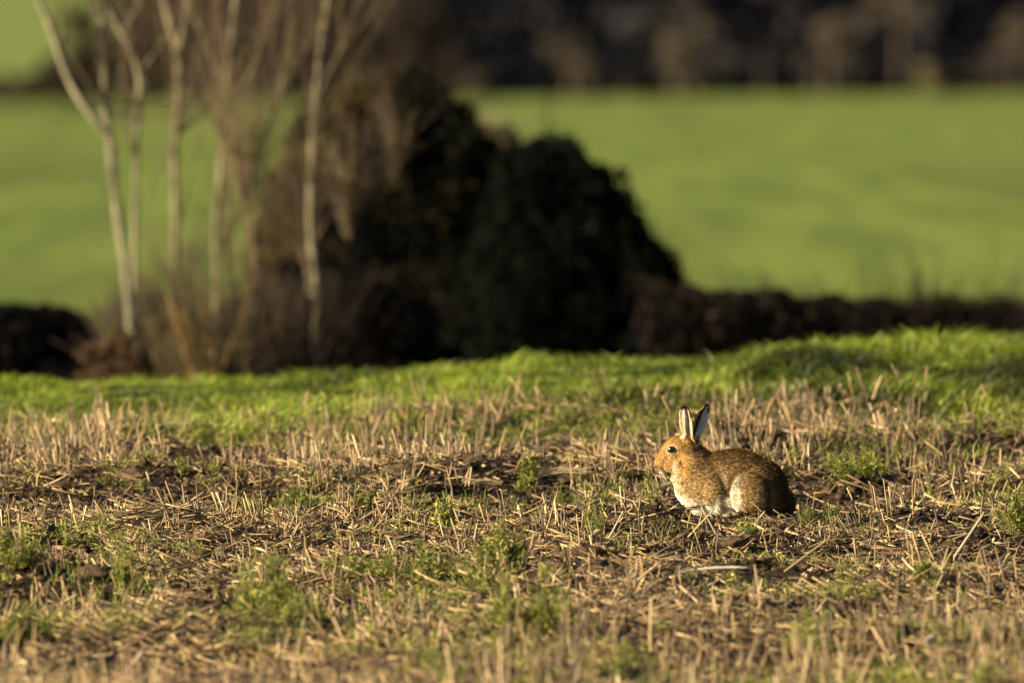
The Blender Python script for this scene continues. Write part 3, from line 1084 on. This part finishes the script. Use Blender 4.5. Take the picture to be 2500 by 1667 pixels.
co = co.reshape(-1, 3).astype(float)
ed = np.zeros(len(me.edges) * 2, np.int32)
me.edges.foreach_get('vertices', ed)
ed = ed.reshape(-1, 2)
deg = np.bincount(ed.ravel(), minlength=nv)[:, None]
_X = co[:, 0] / U + 980
_Y = 1392 - co[:, 2] / U
_W = np.abs(co[:, 1] / U)
_w = smooth(560, 700, _X) * smooth(600, 660, _Y)
_w = np.maximum(_w, .22 * smooth(560, 600, _Y))
_w = _w * (1 - .92 * smooth(320, 220, np.hypot((_X - 1230) / 1.0, (_Y - 1130))) * smooth(120, 170, _W))
_w = _w * (1 - .6 * smooth(1180, 1260, _Y))
_w = (_w * .9)[:, None]
for _ in range(34):
    av = np.stack([np.bincount(ed[:, 0], co[ed[:, 1], k], nv) + np.bincount(ed[:, 1], co[ed[:, 0], k], nv) for k in range(3)], 1) / np.maximum(deg, 1)
    co = co * (1 - _w) + av * _w
me.vertices.foreach_set('co', co.astype(np.float32).ravel())
me.update()
no = np.zeros(nv * 3, np.float32)
me.vertices.foreach_get('normal', no)
no = no.reshape(-1, 3).astype(float)
HXp = co[:, 0] / U + 980
HYp = 1392 - co[:, 2] / U
HWp = co[:, 1] / U


def blend(c, col, k):
    return c * (1 - k[:, None]) + np.array(col) * k[:, None]


def g2(X, Y, cx, cy, rx, ry):
    return np.exp(-(((X - cx) / rx) ** 2 + ((Y - cy) / ry) ** 2))


def coat(X, Y, W, N):
    n_ = len(X)
    c = np.tile(np.array([.42, .265, .105]), (n_, 1))
    nz = fbm(X * .012 + 50, Y * .012 + W * .01 + 50, 3, 3)
    # dark grizzled back; rump's shade away from the sun painted into the coat
    prof = np.interp(X, [650, 800, 1000, 1200, 1400, 1600, 1750], [700, 720, 690, 700, 760, 930, 1130])
    back = smooth(230, -20, Y - prof) * smooth(600, 760, X)
    c = blend(c, (.25, .15, .058), back * .85)
    c = blend(c, (.14, .085, .036), smooth(1260, 1580, X + (nz - .5) * 200) * .85)
    c = blend(c, (.50, .33, .14), g2(X, Y, 700, 1050, 260, 190) * .6)
    # head
    head = smooth(640, 540, X) * smooth(960, 900, Y)
    c = blend(c, (.50, .285, .078), head)
    c = blend(c, (.16, .085, .035), g2(X, Y, 545, 660, 50, 40) * head * .9)
    c = blend(c, (.56, .33, .12), g2(X, Y, 360, 770, 90, 90) * head * .6)
    c = blend(c, (.30, .15, .05), g2(X, Y, 310, 830, 60, 40) * head * .7)
    c = blend(c, (.30, .14, .05), smooth(560, 500, Y) * head * .5)
    # pale ring round the eye, throat, chin
    ring = np.exp(-((np.hypot((X - 398) / 1.25, Y - 645) - 42) / 9) ** 2) * (np.abs(W) > 40) * (.35 + .65 * smooth(420, 350, X + (645 - Y)))
    c = blend(c, (.70, .60, .46), ring * .9)
    c = blend(c, (.72, .60, .40), g2(X, Y, 432, 850, 34, 66) * .85)
    c = blend(c, (.60, .46, .28), g2(X, Y, 270, 895, 36, 26) * .8)
    c = blend(c, (.05, .025, .015), g2(X, Y, 222, 838, 16, 22))
    c = blend(c, (.07, .04, .02), np.exp(-((Y - 868 - (X - 235) * .22) / 8) ** 2) * smooth(330, 300, X) * (X > 225) * .8)
    c = blend(c, (.12, .07, .04), g2(X, Y, 270, 868, 34, 9) * .7)
    # nape
    c = blend(c, (.14, .09, .055), g2(X, Y, 690, 650, 90, 50) * .9)
    # white chest line, belly, inside of legs
    chest = smooth(60, -20, X - np.interp(Y, [900, 980, 1080, 1160, 1230, 1300], [440, 450, 470, 530, 600, 690]))
    chest = chest * smooth(880, 960, Y)
    c = blend(c, (.74, .60, .36), chest * .6)
    bel = smooth(-25, 40, Y - np.interp(X, [450, 560, 680, 800, 850, 870, 960, 1060, 1100], [1080, 1165, 1205, 1225, 1180, 1140, 1130, 1180, 1150]) + (nz - .5) * 40)
    bel *= smooth(1110, 1060, X)
    c = blend(c, (.80, .70, .50), bel)
    c = blend(c, (.80, .70, .50), g2(X, Y, 1108, 1200, 42, 130))
    c = blend(c, (.45, .30, .14), g2(X, Y, 925, 1310, 26, 70) * .85)
    c = blend(c, (.62, .50, .36), g2(X, Y, 945, 930, 26, 90) * .55)
    c = blend(c, (.20, .12, .06), g2(X, Y, 1010, 1000, 34, 120) * .6)  # recess behind the shoulder, its shade painted as darker fur
    # thigh
    th = np.exp(-((np.hypot((X - 1215) / .82, Y - 1110) - 190) / 38) ** 2) * smooth(1240, 1140, X) * smooth(1300, 1200, Y) * smooth(0, -60, W)
    c = blend(c, (.68, .55, .36), th * .95)
    c = blend(c, (.13, .075, .03), np.exp(-((np.hypot((X - 1215) / .82, Y - 1110) - 262) / 34) ** 2) * smooth(1240, 1140, X) * smooth(1160, 1060, Y) * .75)  # crease shade round the thigh, put into the fur colour
    c = blend(c, (.46, .30, .12), g2(X, Y, 1200, 1180, 50, 190) * .85)
    c = blend(c, (.30, .16, .055), g2(X, Y, 1240, 1350, 120, 40) * .6)
    # under side
    c = blend(c, (.6, .53, .42), smooth(.3, .8, -N[:, 2]) * smooth(1200, 1280, Y) * .6 * smooth(1350, 1200, X))
    # tail
    c = blend(c, (.03, .02, .015), g2(X, Y, 1640, 1300, 60, 40) * .7)
    # ears
    for (ax, face, cup) in EARS:
        ax = np.array(ax, float)
        cx = np.interp(-Y, -ax[:, 1], ax[:, 0])
        cw = np.interp(-Y, -ax[:, 1], ax[:, 2])
        hw = np.interp(-Y, -ax[:, 1], ax[:, 3])
        f = math.radians(face)
        sx = (X - cx) * math.cos(f) + (W - cw) * math.sin(f)
        bk = -(X - cx) * math.sin(f) + (W - cw) * math.cos(f)
        inear = (Y < 545) & (np.abs(sx) < hw * 1.2 + 4) & (np.abs(bk) < hw * 1.2 + 6)
        if face < 0:
            inear &= X < 640 - (Y - 300) * .02
        else:
            inear &= ~((X < 618) & (W < 10))
        rel = sx / np.maximum(hw, 8)
        fb = N @ np.array([-math.sin(f), math.cos(f), 0.0])
        inner = (fb < -.05)
        e = np.tile(np.array([.46, .30, .15]), (n_, 1))
        e = np.where(inner[:, None], np.array([.022, .015, .011]) + (vnoise(X * .06, Y * .02, 4)[:, None] * .04), e)
        sh = .25 * smooth(520, 200, Y)
        rim = np.maximum(smooth(.30, .5, -rel + sh), smooth(.34, .5, rel - sh * .3)) * (fb < .6) if face < 0 else smooth(.62, .85, np.abs(rel)) * (fb < .5)
        e = blend(e, (.76, .62, .38), rim * (.75 + .25 * vnoise(X * .05, Y * .09, 7)))
        if face > 0:
            e = blend(e, (.58, .38, .15), smooth(-.45, -.62, rel))
        e = blend(e, (.78, .72, .66), inner * smooth(-.15, .3, rel) * (.85 if face > 0 else 0))
        tipY = ax[-1, 1]
        e = blend(e, (.004, .003, .003), smooth(66, 34, Y - tipY) if face < 0 else np.maximum(smooth(44, 18, Y - tipY), smooth(.5, .8, rel) * smooth(130, 80, Y - tipY)))
        if face < 0:
            e = blend(e, (.006, .005, .005), smooth(.66, .82, rel) * smooth(200, 120, Y - tipY))
        e = blend(e, (.45, .26, .09), smooth(490, 540, Y) * .8)
        k = inear.astype(float) * smooth(555, 525, Y)
        c = c * (1 - k[:, None]) + e * k[:, None]
    return np.clip(c, 0, 1)


base_c = coat(HXp, HYp, HWp, no)
sp = fbm(HXp * .09 + 100, HYp * .06 + HWp * .09 + 100, 2, 9)
ca = me.color_attributes.new('Col', 'FLOAT_COLOR', 'POINT')
cc = np.clip(base_c * (.55 + .8 * sp)[:, None], 0, 1)
ca.data.foreach_set('color', np.concatenate([cc, np.ones((nv, 1))], 1).astype(np.float32).ravel())
me.polygons.foreach_set('use_smooth', np.ones(len(me.polygons), bool))
M_skin = mat('hare coat', attr='Col', rough=.8, spec=.1, bump=(220, .5, .004))
me.materials.clear()
me.materials.append(M_skin)
me.name = 'body'
body = bpy.data.objects.new('body', me)
COL.objects.link(body)
body.parent = hare

# fur
nfur = 90000
me.calc_loop_triangles()
tri = np.zeros(len(me.loop_triangles) * 3, np.int32)
me.loop_triangles.foreach_get('vertices', tri)
tri = tri.reshape(-1, 3)
p0, p1, p2 = co[tri[:, 0]], co[tri[:, 1]], co[tri[:, 2]]
ar = np.linalg.norm(np.cross(p1 - p0, p2 - p0), axis=1)
idx = rng.choice(len(tri), nfur, p=ar / ar.sum())
r1, r2 = rng.random((2, nfur, 1))
r1 = np.sqrt(r1)
wts = np.concatenate([1 - r1, r1 * (1 - r2), r1 * r2], 1)
pt = p0[idx] * wts[:, :1] + p1[idx] * wts[:, 1:2] + p2[idx] * wts[:, 2:]
nn = unit(no[tri[idx, 0]] * wts[:, :1] + no[tri[idx, 1]] * wts[:, 1:2] + no[tri[idx, 2]] * wts[:, 2:])
X = pt[:, 0] / U + 980
Y = 1392 - pt[:, 2] / U
W = pt[:, 1] / U
# combing: back along the body, curving down over flank and rump; up along the ears
earm = smooth(540, 500, Y) * (X > 460) * (X < 820)
comb = np.stack([np.ones(nfur), np.zeros(nfur), -.25 - .7 * smooth(1300, 1700, X) - .45 * smooth(1050, 1350, Y)], 1)
lowleg = smooth(1150, 1350, Y)
comb = comb * (1 - .6 * lowleg[:, None]) + np.array([0.2, 0, -1]) * .6 * lowleg[:, None]
headm = smooth(600, 500, X) * smooth(950, 900, Y)
comb = comb * (1 - headm[:, None]) + np.array([.8, 0, .35]) * headm[:, None]
comb = comb * (1 - earm[:, None]) + np.array([.12, 0, 1]) * earm[:, None]
comb = comb - nn * np.sum(comb * nn, 1, keepdims=True)
comb = unit(comb)
lift = .46 * (1 - .5 * headm - .6 * earm)
dr = unit(comb + nn * lift[:, None] + rng.normal(0, .16, (nfur, 3)))
ln = (.0105 + .008 * rng.random(nfur)) * (1 - .55 * headm - .62 * earm) * (1 + .35 * smooth(1080, 1300, Y))
ln *= 1 - .7 * g2(X, Y, 398, 645, 75, 60)
wd = .00055 + .0004 * rng.random(nfur)
cf = coat(X, Y, W, nn)
grz = fbm(X * .055 + Y * .02, Y * .085 - X * .02, 3, 14)
lum = rng.choice([.42, .85, 1.15, 1.55], nfur, p=[.22, .32, .32, .14]) * (.62 + .8 * smooth(.3, .7, grz) * (1 - .5 * headm) + .35 * headm)
lum = np.where(earm > .5, .85 + .3 * rng.random(nfur), lum)
lum = lum * (1 - .6 * smooth(.45, .65, cf[:, 1])) + 1.0 * .6 * smooth(.45, .65, cf[:, 1])
cf = np.clip(cf * lum[:, None], 0, .85)
far_eye = ~((np.abs(W) > 50) & (np.hypot((X - 398) / 1.25, Y - 645) < 42))
k = far_eye
side = unit(np.cross(dr, nn) + rng.normal(0, .2, (nfur, 3)))
pt, dr, ln, wd, cf, side, nn = pt[k], dr[k], ln[k], wd[k], cf[k], side[k], nn[k]
A = Acc()
n = len(pt)
V = np.zeros((n, 4, 3))
V[:, 0] = pt - side * wd[:, None]
V[:, 1] = pt + side * wd[:, None]
V[:, 2] = pt + dr * ln[:, None] * .6 + side * wd[:, None] * .5 + nn * .0004
V[:, 3] = pt + dr * ln[:, None] - nn * ln[:, None] * .12
C = np.stack([cf * .7, cf * .7, cf, cf * 1.1], 1)
T = np.array([(0, 1, 2), (0, 2, 3)])[None] + (np.arange(n) * 4)[:, None, None]
A.add(V, T, C)
M_fur = mat('hare fur', attr='Col', rough=.6, spec=.15, trans=.15)
fur = tag(A.build('fur', M_fur, hare), kind='stuff')

# eyes
M_eye = mat('eye', (.012, .006, .005), rough=.16, spec=.9)


def ball(name, c, r, m, parent, squash=(1, 1, 1)):
    V, T = [], []
    nu, nv_ = 20, 12
    for i in range(nv_ + 1):
        for j in range(nu):
            th, ph = PI * i / nv_, 2 * PI * j / nu
            V.append(np.array(c) + np.array([math.sin(th) * math.cos(ph) * squash[0], math.sin(th) * math.sin(ph) * squash[1], math.cos(th) * squash[2]]) * r)
    for i in range(nv_):
        for j in range(nu):
            p, q = i * nu + j, i * nu + (j + 1) % nu
            T += [(p, q, q + nu), (p, q + nu, p + nu)]
    return tri_mesh(name, V, T, None, m, parent, True)


ball('eye', hp(398, 643, -74), .0140, M_eye, hare, (1.12, .75, .92))
ball('eye', hp(398, 643, 74), .0140, M_eye, hare, (1.12, .75, .92))
# eyelid rims
M_lid = mat('pale eyelid', (.42, .30, .18), rough=.8)
for sgn in (-1, 1):
    ring_p = [hp(398 + math.cos(a) * 52, 645 + math.sin(a) * 40, sgn * 86) for a in np.linspace(0, 2 * PI, 25)]
    A = Acc()
    A.add(*tube(ring_p, np.full(25, .0013), (.66, .55, .42), 6))
    tri_mesh('eyelid', A.v[0], A.t[0], None, M_lid, hare, True)
# whiskers
A = Acc()
nw = 22
b = np.array([hp(270 + random.uniform(-16, 20), 850 + random.uniform(-14, 18), random.choice([-46, 46])) for _ in range(nw)])
dr = unit(np.stack([rng.normal(.35, .35, nw), np.sign(b[:, 1]) * .6, rng.normal(-.75, .3, nw)], 1))
A.add(*stalks(b, dr, .04 + .02 * rng.random(nw), np.full(nw, .00045), np.full(nw, .0002), np.tile(np.array([.55, .5, .42]), (nw, 1)), np.stack([rng.normal(.006, .004, nw), 0 * b[:, 1], -np.abs(rng.normal(.008, .004, nw))], 1)))
tag(A.build('whiskers', M_fur, hare), kind='stuff')


# ------------------------------------------------------------------ weeds one can tell apart
def weed(label, px, py, w, h, nst, leaf=.013, tone=1.0, npl=30, d=None, name='weed_plant'):
    x_, d_ = ground_at(px, py)
    if d is not None:
        x_, d_ = (px - 1250) / F * d, d
    s = d_ / F
    o = (x_, d_, float(ground_z(x_, d_)))
    root = empty(name, o, label, 'weed', 'feathery green weeds in the stubble')
    S, LF = Acc(), Acc()
    sub = max(2, int(w / 45))
    for q in range(sub):
        ox = random.uniform(-.5, .5) * w * s
        oy = random.uniform(-.5, .5) * w * s * 1.6
        k_ = random.uniform(.35, 1.1)
        if q == 0:
            ox, oy, k_ = 0.0, 0.0, 1.15
        a, b = weed_geo((x_ + ox, d_ + oy, float(ground_z(x_ + ox, d_ + oy))), w * s / 2 * random.uniform(.3, .6), h * s * k_,
                        max(5, int(nst * 2.2 / sub)), leaf * random.uniform(.8, 1.2), tone * random.uniform(.75, 1.2), npl)
        for (g_, t_) in ((a, S), (b, LF)):
            t_.add(g_.v[0], g_.t[0], g_.c[0])
    tag(S.build('stems', M_leaf, root, o), kind='stuff')
    tag(LF.build('leaves', M_leaf, root, o), kind='stuff')
    return root


weed('feathery green weed beside the hare, right behind its rump', 1975, 1268, 120, 70, 30, .013, .9, 34, d=60.75)
weed('green weed just in front of the hare below its nose', 1575, 1235, 95, 85, 22, .013, 1.1, 34, d=61.6)
weed('small green weed low in front of the hare at its hind foot', 1830, 1318, 110, 42, 16, .012, 1.0, 26)
weed('small bright weed well left of the hare, at the height of its feet', 1440, 1300, 70, 60, 14, .012, 1.05, 26)
weed('pale yellowish weed with upright leaves in the middle of the stubble', 1095, 1300, 60, 75, 14, .015, 1.5, 20)
weed('green weed left of the pale yellowish one in the middle', 905, 1250, 70, 50, 14, .013, .9, 26)
weed('dark green weed among stalks left of the middle', 720, 1260, 110, 70, 18, .013, .75, 28)
weed('widest green weed clump, in front of the middle of the stubble', 1040, 1440, 400, 110, 90, .016, .85, 30)
weed('tall weed at the right end of the widest clump, standing higher', 1225, 1400, 120, 110, 26, .016, 1.05, 30)
weed('large blurred green weed left of the bottom middle', 680, 1530, 260, 150, 60, .017, .95, 30)
weed('large blurred bright green weed just right of the bottom middle', 1330, 1570, 200, 150, 50, .017, 1.1, 30)
weed('upright feathery weed in the lower left, beside the dark clods', 300, 1450, 110, 120, 26, .016, .95, 30)
weed('low green weed at the left edge of the stubble', 70, 1390, 150, 80, 26, .014, .85, 28)
weed('bright green weed at the right edge, level with the hare', 2480, 1300, 90, 100, 24, .014, 1.15, 30)
weed('low green weed on the lower right, in front of the dark furrow', 2060, 1440, 130, 60, 22, .015, .95, 26)
weed('leafy green weed at the lower right of the hare, nearest the bottom', 1960, 1590, 200, 90, 40, .017, 1.0, 28)
weed('small leafy green weed below the stubble to the right of the hare', 2260, 1425, 70, 60, 12, .018, 1.1, 20)
weed('green weed behind the hare, above its back on the right', 2110, 1170, 190, 70, 36, .015, .9, 26)
weed('green weed in the left background of the stubble near its far edge', 500, 1080, 160, 70, 34, .016, .9, 26)
weed('green weed at the bottom left corner', 50, 1580, 160, 80, 30, .016, .8, 26)
weed('green weed behind the dark soil band, left of the hare', 1290, 1180, 110, 60, 24, .015, .9, 26)


# ------------------------------------------------------------------ stubble tufts one can pick out, each stalk a part
def tuft(label, px, py, k_, h, spread, lean=0.0, group=None, w=.0032):
    x_, d_ = ground_at(px, py)
    s = d_ / F
    o = (x_, d_, float(ground_z(x_, d_)))
    root = empty('stubble_tuft', o, label, 'stubble', group)
    for i in range(k_):
        bx = random.gauss(0, spread * .35)
        by = random.gauss(0, .04)
        b_ = np.array([[bx, by, float(ground_z(x_ + bx, d_ + by)) - o[2] - .01]])
        dr_ = unit(np.array([[random.gauss(lean, .22), random.gauss(0, .12), 1.0]]))
        ln_ = np.array([h * s * random.uniform(.55, 1.1)])
        r_ = np.array([w * random.uniform(.75, 1.2)])
        c_ = straw_cols(1, (.3, .3, .2, .08, .06, .06))
        v, t, c = stalks(b_, dr_, ln_, r_, r_ * .92, c_, rng.normal(0, .006, (1, 3)), c_ * 1.1)
        tri_mesh('stalk', v, t, c, M_straw, root)
    return root


TG = 'small tufts of cut stalks in the stubble'
tuft('tuft of tall straight stalks just left of the middle of the stubble', 1220, 1290, 7, 95, .10)
tuft('splayed tuft of stalks immediately left of the hare', 1520, 1275, 9, 85, .16, -.3)
tuft('tuft of dark stalks rising left of the green weed near the hare', 1340, 1285, 8, 70, .14)
tuft('dense tuft of dark stalks to the right of the hare', 2190, 1255, 12, 95, .16, -.15)
tuft('tuft of short stalks right of the dense dark one', 2330, 1245, 9, 80, .16, .2)
tuft('stalks splayed beside the weed at the hare\'s rump', 1985, 1285, 6, 80, .10, .3)
tuft('few thin stalks sticking up in front of the hare\'s chest', 1715, 1300, 4, 60, .10, .1)
tuft('crossed stalks in front of the hare\'s hind foot', 1850, 1305, 5, 65, .10, .1)
tuft('row of four upright blurred stalks lower left of the middle', 780, 1420, 5, 90, .10, 0)
tuft('tuft of stalks in front, lower right of the middle', 1480, 1560, 8, 120, .16, -.1)
tuft('big blurred tuft of stalks at the bottom, right of the hare', 2150, 1600, 10, 130, .2, .1)
tuft('tall blurred stalks near the right edge', 2440, 1480, 7, 150, .12, -.25)
tuft('long leaning stalks in front of the dense dark tuft', 2260, 1400, 6, 150, .16, -.2)
tuft('tuft of many leaning stalks left of the middle, behind the straw heap', 500, 1270, 14, 90, .26, -.35)
tuft('straight stalks on the ridge at the far left', 60, 1290, 7, 80, .16)
for (px, py, lab) in [
        (180, 1300, 'small stalk tuft at the left end of the straw heap'),
        (640, 1275, 'small stalk tuft just left of the dark green weed among stalks'),
        (820, 1270, 'small stalk tuft between the dark green weed and the next weed to the right'),
        (980, 1285, 'small stalk tuft just left of the pale yellowish weed'),
        (1150, 1330, 'small stalk tuft below and right of the pale yellowish weed'),
        (1420, 1300, 'small stalk tuft by the bright weed well left of the hare'),
        (2080, 1290, 'small stalk tuft halfway between the rump weed and the dense dark tuft'),
        (2420, 1275, 'small stalk tuft just left of the weed at the right edge'),
        (590, 1420, 'blurred stalk tuft left of the row of four upright stalks'),
        (900, 1500, 'blurred stalk tuft below the left end of the widest weed clump'),
        (1250, 1480, 'blurred stalk tuft above the bright weed right of the bottom middle'),
        (1600, 1440, 'stalk tuft below and left of the hare on bare soil'),
        (2000, 1500, 'blurred stalk tuft below the low weed on the lower right'),
        (380, 1520, 'blurred stalk tuft right below the upright feathery weed'),
        (1750, 1560, 'blurred stalk tuft near the bottom straight below the hare'),
        (2350, 1580, 'blurred stalk tuft below the long dark clod at lower right'),
        (150, 1480, 'blurred stalk tuft at the left below the low edge weed'),
        (1130, 1200, 'blurred stalk tuft behind the ridge by the fat pale stem piece'),
        (2250, 1150, 'blurred stalk tuft behind the dense dark tuft'),
        (1980, 1120, 'blurred stalk tuft behind the hare, up and right of its back'),
        (840, 1180, 'blurred stalk tuft behind the ridge by the white stone')]:
    tuft(lab, px + random.uniform(-15, 15), py, random.randint(4, 7), random.uniform(55, 85), .11, random.uniform(-.25, .25), TG)


# single straws that lie clear of the rest
def lone_straw(label, x0, y0, x1, y1, wpx, col, arch=0.0, name='loose_straw'):
    xa, da = ground_at(x0, y0)
    a = np.array([xa, da, float(ground_z(xa, da)) + .012])
    b_ = P(x1, y1, da)
    b_[1] = da + .02
    s = da / F
    mid = (a + b_) / 2 + np.array([0, 0, arch * s])
    pts_ = resample([a, mid, b_], 9)
    if name == 'dead_leaf':          # a split, curled blade: flat strips side by side
        v, t, c, k0 = [], [], [], 0
        for q in range(3):
            prof = np.sin(np.linspace(.25, 2.9, 9)) ** .6 * wpx * s * (.30 - .06 * q)
            ctr = pts_ - a + np.array([0, .004 * q, (q - 1) * wpx * s * .34]) + rng.normal(0, .0012, (9, 3))
            vv = np.concatenate([ctr - [0, 0, 1] * prof[:, None] * .5 - [0, .004, 0], ctr + [0, 0, 1] * prof[:, None] * .5 + [0, .003, 0], ctr + [0, .003, 0] - [0, 0, 1] * prof[:, None] * .2])
            tt = [(i_, i_ + 1, i_ + 10) for i_ in range(8)] + [(i_, i_ + 10, i_ + 9) for i_ in range(8)] + [(i_ + 18, i_ + 19, i_ + 10) for i_ in range(8)] + [(i_, i_ + 18, i_ + 19) for i_ in range(8)]
            v.append(vv); t.append(np.array(tt) + k0); k0 += 27
            c.append(np.tile(np.array(col) * (.55 + .25 * q), (27, 1)) * (.7 + .6 * rng.random((27, 1))))
        v, t, c = np.concatenate(v), np.concatenate(t), np.concatenate(c)
    else:
        v, t, c = tube(pts_ - a, np.full(9, wpx * s / 2) * np.linspace(1, .8, 9), col, 6)
    o = tri_mesh(name, v, t, c, M_straw, None, True)
    o.location = a
    return tag(o, label, 'straw')


ST = (.52, .38, .21)
lone_straw('pale curved piece of leaf lying behind the stubble ridge, left of the hare', 1290, 1172, 1430, 1150, 16, (.55, .40, .22), 12, 'dead_leaf')
lone_straw('fat pale piece of stem behind the ridge, in the middle', 1120, 1185, 1225, 1178, 13, (.52, .38, .20), 4, 'dead_leaf')
lone_straw('straw leaning up to the right in front of the hare\'s chest', 1680, 1322, 1745, 1242, 5, ST)
lone_straw('straw leaning up to the left in front of the hare\'s belly', 1748, 1312, 1712, 1236, 5, (.36, .25, .14))
lone_straw('dark thin straw crossing the hare\'s white belly', 1800, 1268, 1756, 1230, 3, (.06, .04, .025))
lone_straw('straw rising in front of the hare\'s dark rump', 1840, 1292, 1868, 1248, 5, ST)
lone_straw('long straw pointing down left of the hare on the soil', 1484, 1328, 1522, 1248, 4.5, (.55, .42, .25))
lone_straw('long pale straw lying in front below the hare', 1660, 1412, 1835, 1386, 9, (.66, .55, .38), 6)
lone_straw('long diagonal straw below the hare to the left', 1530, 1450, 1615, 1370, 8, (.42, .30, .17))
lone_straw('long straw leaning right on the lower right, below the rump weed', 1915, 1410, 2030, 1310, 6, (.32, .23, .12))
lone_straw('long thick straw standing diagonally in front on the right', 2330, 1380, 2405, 1250, 8, (.40, .29, .17))
lone_straw('straw lying flat in front on the right, bleached', 2130, 1370, 2190, 1368, 9, (.62, .50, .33), 3)
lone_straw('bleached straw lying by the left straw heap', 160, 1245, 205, 1272, 8, (.68, .56, .38))
lone_straw('blurred diagonal straw on the lower left', 475, 1520, 570, 1600, 9, (.45, .33, .2))
lone_straw('thick blurred straw leaning at the bottom of the lower left', 300, 1660, 350, 1590, 12, (.40, .29, .17))
lone_straw('straight straw lying diagonally near the left edge, mid stubble', 120, 1500, 190, 1450, 7, (.50, .37, .22))
lone_straw('pale upright leaf blade bent over, in front below the hare on the left', 1478, 1450, 1460, 1400, 8, (.62, .54, .26), 3, 'dead_leaf')

# the raised straw heap on the left
hx, hd = ground_at(400, 1290)
n = 1500
ax_ = rng.normal(0, .20, n)
ay_ = rng.normal(0, .10, n)
hz_ = .075 * np.exp(-(ax_ / .24) ** 2 - (ay_ / .12) ** 2) * rng.random(n)
dirs = unit(np.stack([rng.choice([-1, 1], n) * 1.0, rng.normal(0, .35, n), rng.normal(0, .18, n)], 1))
L = .05 + .16 * rng.random(n) ** 1.5
bs = np.stack([hx + ax_, hd + ay_, ground_z(hx + ax_, hd + ay_) + hz_ + .005], 1) - dirs * (L / 2)[:, None]
rr = .0014 + .0022 * rng.random(n)
A = Acc().add(*stalks(bs, dirs, L, rr, rr, straw_cols(n, (.26, .26, .2, .14, .07, .07)), rng.normal(0, .01, (n, 3))))
tag(A.build('straw_heap', M_straw, None, (hx, hd, float(ground_z(hx, hd)))), 'raised heap of tangled brown straw on the left of the stubble', 'straw')


# clods and stones
def clod(label, px, py, w, h, col=(.075, .049, .029), name='soil_clod', cat='clod'):
    x_, d_ = ground_at(px, py)
    s = d_ / F
    V, T = [], []
    nu, nv_ = 24, 16
    for i in range(nv_ + 1):
        for j in range(nu):
            th, ph = PI * i / nv_, 2 * PI * j / nu
            u_ = np.array([math.sin(th) * math.cos(ph), math.sin(th) * math.sin(ph), math.cos(th)])
            k_ = .55 + .55 * float(fbm(u_[0] * 2.2 + px, u_[2] * 2.2 + u_[1] * 1.6 + py, 3, 6)) + .5 * float(vnoise(u_[0] * 7 + px, u_[2] * 7 + u_[1] * 5 + py, 6))
            V.append(u_ * np.array([w * s / 2, w * s / 2.2, h * s / 2]) * k_)
    for i in range(nv_):
        for j in range(nu):
            p, q = i * nu + j, i * nu + (j + 1) % nu
            T += [(p, q, q + nu), (p, q + nu, p + nu)]
    o = tri_mesh(name, V, T, np.tile(np.array(col), (len(V), 1)), M_clod, None, False)
    o.location = (x_, d_, float(ground_z(x_, d_)) + h * s * .12)
    return tag(o, label, cat)


clod('large dark clod of soil in the middle foreground, below the widest weed', 1450, 1400, 90, 46)
clod('long dark brown clod in the lower right furrow', 2310, 1530, 130, 50, (.07, .043, .027))
clod('dark clod left of the long one in the lower right', 2190, 1560, 70, 40, (.07, .043, .027))
clod('dark clod beside the upright feathery weed on the lower left', 235, 1420, 110, 45)
clod('reddish brown clod just below the ridge, left of the hare', 1420, 1360, 120, 40, (.11, .068, .036))
clod('brown clod behind the ridge, left of the middle', 980, 1165, 90, 40, (.09, .06, .034))
clod('brown clod behind the ridge at the far left', 330, 1170, 100, 42)
clod('brown clod below the hare, on the bare soil', 1790, 1350, 70, 32, (.09, .06, .034))
clod('tan rounded stone lying behind the ridge in the middle', 992, 1195, 26, 18, (.38, .26, .14), 'stone', 'stone')
clod('small white stone behind the straw, left of the middle', 857, 1200, 20, 16, (.7, .68, .66), 'stone', 'stone')
clod('small white stone on the lower right near the bottom', 2272, 1580, 26, 18, (.62, .56, .46), 'stone', 'stone')

print('tris', sum(len(o.data.polygons) for o in COL.objects if o.type == 'MESH'), 'objects', len(COL.objects))
